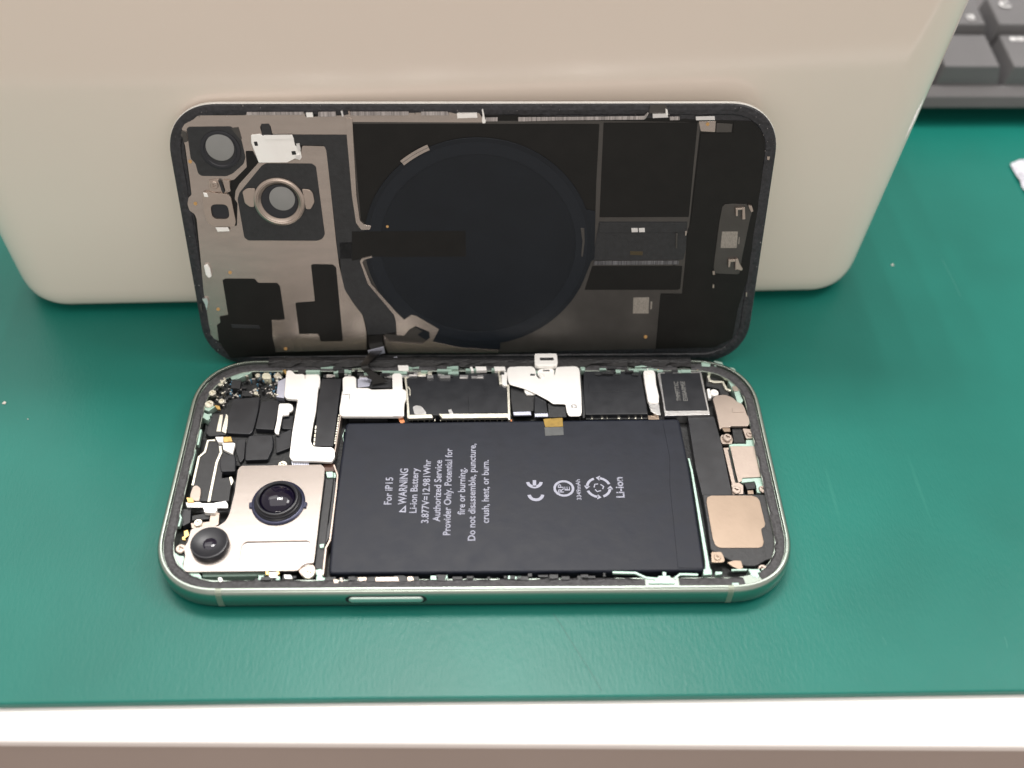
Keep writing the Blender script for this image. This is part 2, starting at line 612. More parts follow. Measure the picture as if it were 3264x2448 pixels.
def outline(hw, hd, rc, n=16, pw=2.25, seg_long=60):
    P = []
    for sx, sy, a0 in ((1, -1, 0), (1, 1, 1), (-1, 1, 2), (-1, -1, 3)):
        cx_, cy_ = sx * (hw - rc), sy * (hd - rc)
        for k in range(n + 1):
            t = math.pi / 2 * k / n
            c_, s_ = math.cos(t) ** (2 / pw), math.sin(t) ** (2 / pw)
            if a0 == 0:
                u, v = s_, -c_
            elif a0 == 1:
                u, v = c_, s_
            elif a0 == 2:
                u, v = -s_, c_
            else:
                u, v = -c_, -s_
            P.append(Vector((cx_ + rc * u, cy_ + rc * v)))
        m = {0: 20, 1: 60, 2: 20, 3: 60}[a0]
        nx = {0: (hw, hd - rc), 1: (-(hw - rc), hd), 2: (-hw, -(hd - rc)), 3: (hw - rc, -hd)}[a0]
        q = P[-1]
        for k in range(1, m):
            P.append(q + (Vector(nx) - q) * k / m)
    return P


def normals(P):
    N_ = []
    n = len(P)
    for i in range(n):
        t = (P[(i + 1) % n] - P[i - 1]).normalized()
        N_.append(Vector((t.y, -t.x)))
    return N_


OUT = [p + Vector((-0.25, 0)) for p in outline(HW, HD, RC)]
NRM = normals(OUT)


def sweep(name, prof, m, parent, idx=None, closed=True, smooth=True, jag=None, zjag=0):
    """profile (inset, z) swept along the phone outline"""
    bm = bmesh.new()
    ids = idx if idx is not None else list(range(len(OUT)))
    rows = []
    for i in ids:
        row = []
        for j, (d, z) in enumerate(prof):
            dd = d + (jag[j] * random.uniform(-1, 1) if jag else 0)
            p = OUT[i % len(OUT)] - NRM[i % len(OUT)] * dd
            row.append(bm.verts.new((p.x, p.y, z + zjag * random.uniform(-1, 1))))
        rows.append(row)
    full = idx is None
    R_ = list(zip(rows, rows[1:])) + ([(rows[-1], rows[0])] if full else [])
    for a, b in R_:
        for k in range(len(prof) if closed else len(prof) - 1):
            k2 = (k + 1) % len(prof)
            bm.faces.new((a[k], a[k2], b[k2], b[k]))
    if not full and closed:
        bm.faces.new(rows[0])
        bm.faces.new(rows[-1][::-1])
    o = link(name, mesh_from(bm, name), m, parent, smooth=smooth)
    if smooth:
        e = o.modifiers.new('edges', 'EDGE_SPLIT')
        e.split_angle = math.radians(38)
    return o


FP = [(1.6, 0.75), (0.7, 0.8), (0.2, 1.2), (0.0, 1.9), (0.0, 5.1), (0.12, 5.9), (0.42, 6.55), (0.85, 6.93), (1.15, 7.0), (1.35, 6.96), (1.42, 6.75),
      (1.46, 6.05), (3.9, 6.0), (4.0, 5.9), (4.05, 2.0), (4.2, 0.75)]
sweep('frame', FP, M_FRAME, ph)
OP = [(d - 0.03 if j < 9 else d, z) for j, (d, z) in enumerate(FP[1:10])]


def nearest(x, y):
    return min(range(len(OUT)), key=lambda i: (OUT[i] - Vector((x, y))).length)


def band(x, y, wd):
    i = nearest(x, y)
    pr = [(d - 0.025, z + (0.02 if z > 6 else 0)) for d, z in FP[1:10]] + [(1.0, 5.0), (1.0, 1.0)]
    c = OUT[i]
    t = Vector((-NRM[i].y, NRM[i].x))
    bm = bmesh.new()
    rows = [[bm.verts.new((*(c + t * s - NRM[i] * d), z)) for d, z in pr] for s in (-wd / 2, wd / 2)]
    for k in range(len(pr)):
        k2 = (k + 1) % len(pr)
        bm.faces.new((rows[0][k], rows[0][k2], rows[1][k2], rows[1][k]))
    bm.faces.new(rows[0])
    bm.faces.new(rows[1][::-1])
    link('antenna_band', mesh_from(bm, 'antenna_band'), M_BAND, ph)


back_ids = [i for i in range(len(OUT)) if OUT[i].y > 30 and -57 < OUT[i].x < 58]  # added black strip carries the cover's dark border over the back rim
for k0 in range(0, len(back_ids) - 1, 9):
    seg_ = back_ids[k0:k0 + 10]
    if len(seg_) > 2:
        sweep('adhesive_border_strip', [(0.05, 6.9), (0.15, 7.22), (1.1, 7.32), (2.1, 7.2), (2.7, 6.5), (2.6, 6.3)], mat('cover_border_black', (0.010, 0.010, 0.011), 0.0, 0.4, bump=0.8, bscale=1500, var=0.6, vscale=1500, spec=0.4), ph, idx=seg_, smooth=False,
              jag=[0.02, 0.04, 0.2, 0.25, 0.45, 0.3], zjag=0.03)
c0 = at(px('D 463,1279')[0], 6.8)
c1 = at(px('D 1586,1271')[0], 6.8)
band(c0.x, -HD, 1.3)
band(c1.x, -HD, 1.3)
band(-50, HD, 1.3)
band(52, HD, 1.3)
# floor of the case
bm = bmesh.new()
add_prism(bm, [p - n * 4.02 for p, n in zip(OUT, NRM)], 0.77, 2.6)
link('case_floor', mesh_from(bm, 'case_floor'), M_DARK, ph)
bm = bmesh.new()
add_prism(bm, [p - n * 0.75 for p, n in zip(OUT, NRM)], 0.0, 0.76)
link('screen_glass', mesh_from(bm, 'screen_glass'), M_GLASS, ph)

# side key, a pill in a recess of the front side
bl = at(px('D 750,1294')[0], 4.1)
br = at(px('D 916,1292')[0], 4.1)
xs0, xs1 = bl.x + 0.3, br.x - 0.1


def pill(x0, x1, z, h, y0, y1, name, m, parent, bevel=0.15):
    r = h / 2
    prof = []
    for k in range(9):
        a = -math.pi / 2 + math.pi * k / 8
        prof.append((x1 - r + r * math.cos(a), z + r * math.sin(a)))
    for k in range(9):
        a = math.pi / 2 + math.pi * k / 8
        prof.append((x0 + r + r * math.cos(a), z + r * math.sin(a)))
    bm = bmesh.new()
    f = [bm.verts.new((x, y0, zz)) for x, zz in prof]
    b = [bm.verts.new((x, y1, zz)) for x, zz in prof]
    bm.faces.new(f)
    bm.faces.new(b[::-1])
    for k in range(len(f)):
        bm.faces.new((f[k], f[(k + 1) % len(f)], b[(k + 1) % len(f)], b[k]))
    return link(name, mesh_from(bm, name), m, parent, bevel=bevel)


sk = pill(xs0 - 0.75, xs1 + 0.75, 4.0, 2.9, -HD - 0.012, -HD + 0.5, 'key_recess', M_DARK, ph, bevel=0)
pill(xs0, xs1, 4.1, 1.9, -HD - 0.42, -HD + 0.3, 'side_button', M_BUTTON, ph, bevel=0.35)

# adhesive remains on the ledge, ragged
n = len(OUT)
runs = []
i = 0
blk = [nearest(*at(px('b6 %d,%d' % q)[0], 6)) for q in ((360, 1240), (730, 1240), (1500, 1180), (1640, 1150))]
skip = set(range(min(blk[0], blk[1]) + 1, max(blk[0], blk[1]))) | set(range(min(blk[2], blk[3]), max(blk[2], blk[3])))
cur = []
for i in range(n):
    p = OUT[i]
    back = p.y > 30 and abs(p.x) < 62
    if i in skip or (back and random.random() < 0.12):
        if len(cur) > 1:
            runs.append(cur)
        cur = []
    else:
        cur.append(i)
if len(cur) > 1:
    runs.append(cur + [n])
for rn in runs:
    o = sweep('adhesive_border_strip', [(1.55, 6.02), (1.62, 6.24), (2.2, 6.33), (3.3, 6.28), (3.8, 6.02)], M_ADH, ph, idx=rn, smooth=False,
              jag=[0.02, 0.05, 0.15, 0.2, 0.22], zjag=0.02)

# ------------------------------------------------ battery
bat = slab('battery', B('b3 352,852 b5 745,806 b6 860,0 1030,1103 b7 152,1232 200,600', 5.4), 2.6, 5.4, M_BATT, ph, r=1.1, bevel=0.7)
for mo in bat.modifiers:
    mo.segments = 4
slab('end_flap', B('b5 560,835 722,835 b6 838,10 1002,1075 730,1070 640,160 b5 640,1240', 5.52), 5.42, 5.52, M_BATT, bat, r=0.4, bevel=0.06)
LINES = [('For iP15', 842, 1090, 1031, 1.55), ('WARNING', 874, 1090, 1012, 1.7), ('Li-ion Battery', 898, 1108, 1011, 1.5), ('3.877V=12.981Whr', 926, 1130, 993, 1.5),
         ('Authorized Service', 951, 1127, 994, 1.5), ('Provider Only. Potential for', 976, 1156, 969, 1.5), ('fire or burning.', 1003, 1112, 1011, 1.5),
         ('Do not disassemble, puncture,', 1031, 1168, 959, 1.5), ('crush, heat, or burn.', 1057, 1130, 994, 1.5)]
ZT = 5.405
for s, xx, yb_, yt_, h in LINES:
    a = at(px('D %g,%g' % (xx + 6 - (yb_ - 1060) * 0.10, yb_))[0], ZT)
    b = at(px('D %g,%g' % (xx + 6 + (1060 - yt_) * 0.10, yt_))[0], ZT)
    text('printed_line', s, M_INK, bat, a, ZT, math.pi / 2, length=(b - a).length, height=h * 1.22, bold=0.022)
tri = B('D 861,1106 877,1107 877,1091', ZT)
tin = [(tri[0] + tri[1] + tri[2]) / 3 + (p - (tri[0] + tri[1] + tri[2]) / 3) * 0.45 for p in tri]
slab('warning_triangle', tri, ZT, ZT + 0.012, M_INK, bat, r=0.1, bevel=0, holes=[tin])


def arcpoly(c, r0, r1, a0, a1, n=20):
    o = [(c[0] + r1 * math.cos(a0 + (a1 - a0) * k / n), c[1] + r1 * math.sin(a0 + (a1 - a0) * k / n)) for k in range(n + 1)]
    return o + [(c[0] + r0 * math.cos(a1 + (a0 - a1) * k / n), c[1] + r0 * math.sin(a1 + (a0 - a1) * k / n)) for k in range(n + 1)]


# CE mark (text runs away from the photographer)
kk = at(px('D 1161,1064')[0], ZT)
ke = at(px('D 1158,1043')[0], ZT)
rr = 2.05
kc, ko = Vector((kk.x - 0.4, kk.y - 0.2)), Vector((ke.x - 0.4, ke.y + 0.2))
multi('ce_mark', [(arcpoly(kc + Vector((0, -0.3)), rr - 0.8, rr, math.pi + 0.1, 2 * math.pi - 0.1), ZT, ZT + .012),
                  (arcpoly(ko + Vector((0, 0.2)), rr - 0.8, rr, math.pi + 0.1, 2 * math.pi - 0.1), ZT, ZT + .012),
                  ([(ko.x - 0.42, ko.y - 1.35), (ko.x + 0.42, ko.y - 1.35), (ko.x + 0.42, ko.y + 0.6), (ko.x - 0.42, ko.y + 0.6)], ZT, ZT + .012)], M_INK, bat)
kr = at(px('D 1218,1055')[0], ZT)
ring_o, ring_i = circle(kr, 2.55, 40, ry=2.45), circle(kr, 1.95, 40, ry=1.85)
slab('round_mark', ring_o, ZT, ZT + .012, M_INK, bat, r=0, bevel=0, holes=[ring_i])
text('round_mark_letters', 'RP', M_INK, bat, (kr.x - 0.05, kr.y - 1.25), ZT, math.pi / 2, length=2.5, height=1.5, bold=0.02)
text('round_mark_letters', 'E', M_INK, bat, (kr.x + 1.45, kr.y - 0.65), ZT, math.pi / 2, length=1.2, height=1.4, bold=0.02)
a = at(px('D 1256,1080')[0], ZT)
text('printed_line', '3349mAh', M_INK, bat, a, ZT, math.pi / 2, length=6.2, height=1.15, bold=0.02)
kc = at(px('D 1293,1053')[0], ZT)
arr = []
for k in range(4):
    a0 = k * math.pi / 2 + 0.35
    arr.append((arcpoly(kc, 2.5, 3.15, a0, a0 + 1.12, 10), ZT, ZT + .012))
    e_ = a0 + 1.05
    q = kc + Vector((math.cos(e_), math.sin(e_))) * 2.85
    t = Vector((-math.sin(e_), math.cos(e_)))
    nn = Vector((math.cos(e_), math.sin(e_)))
    arr.append(([q - nn * 0.75, q + nn * 0.75, q + t * 1.0], ZT, ZT + .012))
for k in range(3):
    a0 = k * 2 * math.pi / 3 + 0.2
    q = kc + Vector((math.cos(a0), math.sin(a0))) * 1.3
    arr.append((ribbon([q + Vector((math.cos(a0 + 2.2), math.sin(a0 + 2.2))) * 1.0, q, q + Vector((math.cos(a0 - 2.2), math.sin(a0 - 2.2))) * 0.8], 0.3), ZT, ZT + .012))
multi('recycling_mark', arr, M_INK, bat)
a = at(px('D 1349,1075')[0], ZT)
text('printed_line', 'Li-ion', M_INK, bat, a, ZT, math.pi / 2, length=6.2, height=2.1, bold=0.03)
slab('amber_tab', B('b4 800,812 1012,800 1020,895 822,902', 5.62), 5.45, 5.62, M_BROWNK, bat, r=0.15, bevel=0.05)
slab('tab_reflection', B('b4 812,905 1022,900 1026,990 822,1000', 5.5), 5.41, 5.5, mat('grey_reflection', (0.085, 0.09, 0.09), 0, 0.35, var=0.2, vscale=600), bat, r=0.15, bevel=0.04)  # grey patch standing for a pale reflection on the battery

# ------------------------------------------------ black haptic and speaker block on the right
slab('haptic_strip', B('b5 838,788 1125,788 1215,1110 1325,1650 b6 1030,300 1020,360 930,-10', 5.2), 2.6, 5.2, M_FILM, ph, r=0.3, bevel=0.15)
sp = slab('speaker_module', B('b6 1000,262 1735,262 1800,500 1862,800 1842,950 1700,985 1590,1050 1470,1050 1330,1000 1090,870 1050,560', 5.45), 2.6, 5.45, M_BLACK2, ph, r=0.4, bevel=0.2)
slab('speaker_plate', B('b6 1043,345 1050,292 1095,273 1545,273 1605,295 1630,330 1692,590 1682,618 1652,632 1648,660 1676,790 1660,835 1615,851 1190,851 1145,825 1112,745', 5.62), 5.46, 5.62, M_PEACH, sp, r=0.35, bevel=0.08)
multi('speaker_hole', [(circle(at(px('b6 1322,942')[0], 5.47), 0.35, 12), 5.44, 5.475), (circle(at(px('b6 1668,896')[0], 5.47), 0.33, 12), 5.44, 5.475)], M_DARK, sp)
multi('speaker_seam', [(ribbon(B('b6 1625,262 1700,640 1660,660 1700,985', 5.47), 0.12), 5.44, 5.475)], M_DARK, sp)
slab('screw_bracket', B('b6 1095,895 1205,893 1238,950 1245,1000 1215,1012 1100,1012', 5.75), 5.3, 5.75, M_PEACH, ph, r=0.3)
screw(at(px('b6 1165,952')[0], 6.0), 6.0, 0.85, ph, M_PEACH)
slab('contact_spring', B('b6 1270,1010 1350,988 1425,990 1450,1075 1400,1088 1320,1050', 5.7), 5.3, 5.7, M_PEACH, ph, r=0.3)
screw(at(px('b6 1665,1080')[0], 6.1), 6.1, 1.15, ph, M_TAN)
slab('divider_rail', B('b5 838,1245 858,1245 b6 893,0 1075,1030 1100,1140 1030,1140 1030,1000 870,0', 5.3), 2.6, 5.3, M_MINT, ph, r=0.1, bevel=0.1)
for q in ('b6 1500,1085 1615,1085 1640,1060 1660,1100 1610,1185 1545,1165', 'b6 1140,1110 1220,1115 1215,1140 1140,1150', 'b6 1010,1085 1100,1085 1105,1145 1010,1150',
          'b6 560,1110 600,1120 600,1160 560,1160'):
    slab('case_boss', B(q, 6.1), 3.0, 6.1, M_MINT, ph, r=0.2)
for q in ('b6 480,1205 520,1160 640,1160 655,1205 700,1222 690,1243 400,1243 470,1225', 'b6 1325,1235 1400,1235 1400,1262 1325,1262'):
    slab('ledge_patch', B(q, 6.35), 6.0, 6.35, M_MINT, ph, r=0.1, bevel=0.05)
multi('ledge_wire', [(ribbon(B('b6 10,1120 260,1125 380,1180 500,1190', 6.2), 0.5), 5.6, 6.2), (ribbon(B('b6 690,1190 750,1140 950,1145', 6.2), 0.5), 5.6, 6.2),
                     (ribbon(B('b6 1320,1095 1490,1090', 6.2), 0.4), 5.6, 6.2)], M_MINT, ph)

# ------------------------------------------------ charging chip
ch = slab('framed_chip', B('b5 503,318 512,300 985,292 1082,765 585,778 555,570', 6.0), 2.8, 6.0, M_SILVER, ph, r=0.12, bevel=0.08)
slab('chip_top', B('b5 535,312 968,305 1057,718 594,722', 6.12), 6.01, 6.12, M_FILM, ch, r=0.15, bevel=0.05)
for s, q0, q1 in (('TMMP7TXC', 'b5 765,615', 'b5 735,402'), ('E500A0MSE', 'b5 838,612', 'b5 806,400')):
    a, b = at(px(q0)[0], 6.12), at(px(q1)[0], 6.12)
    text('etched_code', s, M_INK2, ch, a, 6.125, math.pi / 2, length=(b - a).length, height=1.25)
# bracket between
br_ = slab('slim_bracket', B('b5 348,300 365,262 405,250 445,262 478,300 490,430 520,560 520,640 400,625 362,420', 6.3), 5.2, 6.3, M_WHITE, ph, r=0.5, bevel=0.15)
slab('bracket_foot', B('b5 402,632 520,645 528,700 540,770 500,768 430,728', 6.0), 5.0, 6.0, M_SILVER, br_, r=0.25)
screw(at(px('b5 410,312')[0], 6.45), 6.45, 0.85, br_, M_WHITE)
slab('black_shield', B('b4 1245,275 1280,228 1775,215 1800,245 1870,258 1955,758 1262,765 1240,500', 5.8), 2.8, 5.8, M_FILM, ph, r=0.4, bevel=0.2)
slab('shield_tape', B('b4 1290,240 1760,228 1850,500 1300,520', 5.86), 5.8, 5.86, M_FILM, ph, r=0.4, bevel=0.03)
multi('board_edge', [(B('b4 1270,770 1950,762 1955,815 1272,818', 4.6), 3.0, 4.6)], M_DARK, ph)
multi('board_edge_pad', [(B('b4 %d,778 %d,776 %d,812 %d,812' % (x, x + w_, x + w_, x), 4.65), 4.5, 4.65) for x, w_ in ((1330, 14), (1440, 20), (1500, 8), (1620, 26), (1740, 10), (1810, 16), (1880, 10))], M_CREAM, ph, kind='stuff')
slab('corner_contact', B('b4 1950,775 2025,775 2075,790 2078,818 1958,818', 5.2), 4.5, 5.2, M_PEACH, ph, r=0.15)
slab('shield_rim', B('b4 1196,262 1210,270 1262,740 1258,800 1235,800 1225,500', 5.9), 3.0, 5.9, M_BLACK2, ph, r=0.1)

# ------------------------------------------------ curved white bracket and its cable
wb = slab('curved_bracket', B('b4 398,300 408,252 438,233 675,230 705,248 718,285 722,330 745,362 800,372 880,360 925,325 936,280 945,242 985,236 1160,230 1192,248 1203,285 1222,560 1226,740 1212,780 1085,782 1058,735 1045,648 905,645 865,612 720,535 600,480 430,432 415,400', 6.5),
          6.15, 6.5, M_WHITE, ph, r=0.5, bevel=0.18)
slab('bracket_tongue', B('b4 735,290 760,262 905,258 925,290 915,350 860,380 775,372 742,330', 6.3), 5.6, 6.3, M_WHITE, wb, r=0.5, bevel=0.1)
screw(at(px('b4 790,335')[0], 6.5), 6.5, 0.8, wb, M_WHITE)
screw(at(px('b4 1140,672')[0], 6.62), 6.62, 0.85, wb, M_SILVER)
slab('lower_tab', B('b4 588,475 640,480 720,535 700,545 620,545 598,520', 5.9), 5.3, 5.9, M_WHITE, wb, r=0.2)
slab('connector_block', B('b4 440,440 600,490 700,560 695,725 462,730 445,600', 5.2), 2.8, 5.2, M_BLACK2, ph, r=0.15)
slab('flex_tail', B('b4 702,545 830,610 850,745 705,745', 5.75), 5.4, 5.75, M_FILM, ph, r=0.15)
slab('flex_tail', B('b4 850,640 1045,655 1058,790 860,795', 5.6), 5.2, 5.6, M_BLACK2, ph, r=0.15)
multi('silver_edge', [(B('b4 467,728 660,726 668,768 475,772', 5.0), 4.5, 5.0), (B('b4 705,745 850,742 856,785 708,788', 5.5), 5.0, 5.5)], M_LILAC, ph, bevel=0.05)
cl = slab('hooked_clip', B('b4 703,120 708,92 945,90 955,120 960,200 940,222 725,222 706,205', 7.6), 6.0, 7.6, M_WHITE, ph, r=0.3, bevel=0.15)
slab('clip_slot', B('b4 762,138 912,138 918,166 765,168', 7.64), 7.55, 7.64, M_DARK, cl, r=0.1, bevel=0)
slab('clip_leg', B('b4 775,222 890,222 890,245 775,245', 6.6), 5.5, 6.6, M_TAN, cl, r=0.05)

# ------------------------------------------------ central black shield with tinned rim
cs = slab('logic_board_shield', B('b3 1022,362 1045,338 1085,322 2035,312 2132,430 2142,762 1060,775 1040,600', 5.6), 2.8, 5.6, M_FILM, ph, r=0.4, bevel=0.15)
multi('shield_border', [(B('b3 1003,345 1058,300 1302,294 1302,326 1065,336 1022,368', 5.9), 5.2, 5.9), (B('b3 995,340 1020,350 1040,520 1058,775 1045,808 1030,800 1022,560', 5.9), 5.0, 5.9),
                        (B('b3 1045,768 1298,760 1315,800 1045,808', 5.9), 5.0, 5.9), (B('b3 1378,757 2142,752 2152,797 1412,806', 5.9), 5.0, 5.9),
                        (B('b3 2128,430 2155,436 2168,820 2142,818', 5.92), 5.0, 5.92)], M_CREAM, cs, bevel=0.06)
multi('hook', [(ribbon(B('b3 1015,455 1045,460 1060,490 1060,550', 6.0), 0.3), 5.6, 6.0)], M_CREAM, cs, bevel=0.05)
slab('cooling_pad', B('b3 1700,560 2105,552 2110,735 1705,742', 5.72), 5.6, 5.72, M_FILM, cs, r=0.4, bevel=0.08)
slab('bare_spot', B('b3 1090,680 1130,662 1190,675 1235,735 1240,760 1110,762', 5.66), 5.6, 5.66, M_SILVER, cs, r=0.5, bevel=0.02)
slab('bare_spot', B('b3 1480,712 1515,705 1540,758 1498,760', 5.66), 5.6, 5.66, M_SILVER, cs, r=0.1, bevel=0.02)
slab('mounting_ear', B('b3 2030,290 2060,285 2075,430 2045,430', 6.2), 5.4, 6.2, M_CREAM, cs, r=0.2)
slab('mounting_ear', B('b3 2068,300 2100,290 2130,300 2130,440 2100,450 2072,430', 6.35), 5.4, 6.35, M_WHITE, cs, r=0.6)
multi('board_edge_pad', [(B('b3 %d,812 %d,812 %d,835 %d,836' % (x, x + w_, x + w_, x), 4.4), 4.0, 4.4) for x, w_ in [(1080 + 62 * i_ + random.randint(-10, 10), random.randint(8, 22)) for i_ in range(17)]], M_CREAM, ph, kind='stuff')
multi('copper_tab', [(B('b3 930,805 985,800 1005,850 960,868', 5.3), 4.8, 5.3), (B('b3 2140,815 2185,820 2180,845 2150,845', 5.0), 4.5, 5.0)], mat('copper', (0.55, 0.22, 0.10), 0.9, 0.4), ph)

# ------------------------------------------------ white shields on the left of the board
ws = slab('cable_cover', B('b3 282,700 298,600 312,500 440,482 470,468 600,470 640,488 868,482 985,480 1018,500 1022,590 1000,625 992,770 960,784 315,782 284,760', 6.2), 5.2, 6.2, M_WHITE, ph, r=0.4, bevel=0.2)
slab('cover_tab', B('b3 318,365 345,343 440,342 466,362 470,470 440,520 320,540', 6.5), 5.8, 6.5, M_WHITE, ws, r=0.3, bevel=0.12)
slab('cover_tab', B('b3 864,325 885,310 955,310 972,330 980,478 868,480', 6.5), 5.8, 6.5, M_WHITE, ws, r=0.3, bevel=0.12)
slab('cover_tab', B('b3 884,625 990,618 996,770 980,782 878,780', 6.5), 5.8, 6.5, M_WHITE, ws, r=0.3, bevel=0.12)
multi('cover_seam', [(ribbon(B('b3 320,545 400,545', 6.22), 0.12), 6.1, 6.23), (ribbon(B('b3 395,545 395,600', 6.22), 0.1), 6.1, 6.23)], M_GUN, ws)
slab('cable_connector', B('b3 478,365 600,350 860,380 858,470 480,468', 5.2), 2.8, 5.2, M_BLACK2, ph, r=0.2)
slab('connector_foil', B('b3 482,372 560,358 640,380 610,452 484,464', 5.5), 5.1, 5.5, M_LILAC, ph, r=0.3)
multi('board_edge', [(B('b3 380,785 550,785 555,822 385,815', 4.6), 3.0, 4.6), (B('b3 560,785 810,785 815,825 562,825', 4.6), 3.0, 4.6)], M_BLACK2, ph)
fr = slab('ribbon_cable', B('b1 1885,300 2105,300 2062,640 2012,1042 1800,1042 1815,860 1850,500', 5.8), 3.0, 5.8, M_FILM, ph, r=0.2, bevel=0.1)
multi('cable_teeth', [(B('b1 %g,%g %g,%g %g,%g %g,%g' % (1812 - t_ * 22, 820 + t_ * 230, 1828 - t_ * 22, 815 + t_ * 230, 1826 - t_ * 22, 850 + t_ * 230, 1812 - t_ * 22, 855 + t_ * 230), 5.85), 5.5, 5.85) for t_ in [i_ / 5 for i_ in range(5)]] +
      [(B('b1 %g,%g %g,%g %g,%g %g,%g' % (2068 - t_ * 50, 700 + t_ * 330, 2084 - t_ * 50, 695 + t_ * 330, 2082 - t_ * 50, 712 + t_ * 330, 2067 - t_ * 50, 716 + t_ * 330), 5.85), 5.5, 5.85) for t_ in [i_ / 12 for i_ in range(12)]], M_CREAM, fr, kind='stuff')
lb = slab('angled_bracket', B('b1 1492,262 1500,215 1520,208 1556,212 1590,250 1680,250 1694,262 1698,300 1704,300 1712,256 1840,255 1866,275 1868,330 1862,385 1848,400 1820,660 1790,800 1762,980 1790,1048 1900,1056 1990,1055 2025,1080 2030,1160 1995,1215 1900,1212 1560,1203 1530,1160 1560,900 1622,530 1500,520 1472,490', 6.4),
          5.6, 6.4, M_WHITE, ph, r=0.35, bevel=0.15)
screw(at(px('b1 1956,1140')[0], 6.75), 6.75, 1.45, lb, M_WHITE)
slab('lilac_flex', B('b1 1405,330 1490,290 1470,512 1382,500', 5.6), 4.0, 5.6, M_LILAC, ph, r=0.2)
multi('ribbed_edge', [(B('b1 %g,%g %g,%g %g,%g %g,%g' % (1552 + i_ * 19, 1210 + i_ * .5, 1566 + i_ * 19, 1210, 1572 + i_ * 19, 1252, 1560 + i_ * 19, 1252), 5.6), 5.0, 5.6) for i_ in range(10)], M_LILAC, lb, kind='stuff')
slab('small_bracket', B('b1 1412,590 1422,574 1525,572 1560,588 1572,625 1560,655 1530,665 1520,700 1452,706 1440,770 1410,915 1378,905 1364,880 1390,760', 6.0), 5.4, 6.0, M_WHITE, ph, r=0.2, bevel=0.1)

# ------------------------------------------------ dark board and foiled chips, upper left
slab('logic_board', B('b1 620,330 1480,300 1640,480 1560,1260 930,1260 600,900', 4.0), 2.7, 4.0, M_DARK, ph, r=0.5)
for q, z in (('b1 905,520 1205,498 1188,640 1150,800 1125,880 1095,912 838,900 850,700', 5.2), ('b1 1215,552 1415,540 1412,640 1358,860 1335,862 1150,850 1185,700', 5.6),
             ('b1 1075,940 1095,925 1345,918 1355,1000 1345,1070 1290,1190 1040,1200 1045,1050', 5.3), ('b1 960,975 1045,970 1030,1180 985,1230 940,1100', 5.0),
             ('b1 765,1140 925,1132 938,1200 935,1320 775,1325 758,1250', 5.3), ('b1 1375,930 1560,850 1540,1060 1380,1120', 5.0), ('b1 1450,710 1580,700 1570,860 1440,850', 4.9)):
    slab('foiled_chip', B(q, z), 3.5, z, M_FILM, ph, r=0.5, bevel=0.25)
slab('black_chip', B('b1 892,330 905,312 1000,315 982,412 880,398', 5.9), 4.0, 5.9, M_BLACK2, ph, r=0.15, bevel=0.12)
slab('black_chip', B('b1 1005,430 1110,440 1120,495 1005,490', 5.0), 4.0, 5.0, M_BLACK2, ph, r=0.1)
slab('cream_capacitor', B('b1 1222,262 1250,232 1305,235 1328,262 1322,300 1232,298', 6.1), 4.0, 6.1, mat('cream_ceramic', (0.72, 0.70, 0.55), 0.3, 0.35), ph, r=0.4, bevel=0.2)
for q, r_, z in (('b1 680,452', 0.95, 6.3), ('b1 645,575', 1.2, 6.2), ('b1 792,305', 0.9, 6.2), ('b1 768,350', 0.8, 6.0), ('b1 1180,260', 0.7, 6.2), ('b1 1395,262', 0.9, 6.2), ('b1 780,545', 0.8, 5.8), ('b1 1160,455', 0.6, 5.6)):
    screw(at(px(q)[0], z), z, r_, ph, M_CREAM)


def scatter(name, region, cnt, m, z0, z1, s0, s1, seed, ang=0.3):
    rnd = random.Random(seed)
    P = px(region)
    x0, x1 = min(p[0] for p in P), max(p[0] for p in P)
    y0, y1 = min(p[1] for p in P), max(p[1] for p in P)
    polys = []
    tries = 0
    while len(polys) < cnt and tries < cnt * 30:
        tries += 1
        p = (rnd.uniform(x0, x1), rnd.uniform(y0, y1))
        ins = False
        for i in range(len(P)):
            a, b = P[i], P[i - 1]
            if (a[1] > p[1]) != (b[1] > p[1]) and p[0] < (b[0] - a[0]) * (p[1] - a[1]) / (b[1] - a[1]) + a[0]:
                ins = not ins
        if not ins:
            continue
        z = rnd.uniform(z0, z1)
        c = at(p, z)
        w_, h_, t = rnd.uniform(s0, s1), rnd.uniform(s0 * .6, s1 * .6), rnd.uniform(-ang, ang)
        ca, sa = math.cos(t), math.sin(t)
        polys.append(([c + Vector((x * ca - y * sa, x * sa + y * ca)) for x, y in ((-w_, -h_), (w_, -h_), (w_, h_), (-w_, h_))], 3.4, z))
    return multi(name, polys, m, ph, kind='stuff')


UL = 'b1 720,330 900,290 1130,230 1460,230 1460,330 1380,500 1230,480 880,520 850,660 720,560 700,430'
scatter('board_components', UL, 60, M_SILVER, 4.4, 5.8, 0.15, 0.45, 1, 0.8)
scatter('board_components', UL, 45, M_BLACK2, 4.4, 5.6, 0.2, 0.55, 2, 0.8)
scatter('board_components', UL, 28, M_BLUE, 4.4, 5.5, 0.12, 0.3, 3, 0.8)
scatter('board_components', UL, 26, M_CREAM, 4.4, 6.0, 0.15, 0.4, 4, 0.8)
scatter('board_components', 'b1 560,640 700,640 700,720 560,720', 5, M_MINT, 4.5, 5.8, 0.3, 0.6, 5)
multi('gold_spring', [(B('b1 700,590 760,600 770,640 735,635', 5.9), 5.2, 5.9), (B('b1 1455,205 1490,200 1500,250 1480,240', 6.4), 5.5, 6.4), (B('b1 800,942 885,938 900,985 805,992', 6.3), 5.6, 6.3)], M_COPPER, ph, bevel=0.05)
slab('corner_rail', B('b1 1130,170 1400,165 1415,210 1150,212', 5.9), 4.0, 5.9, M_MINT, ph, r=0.1)
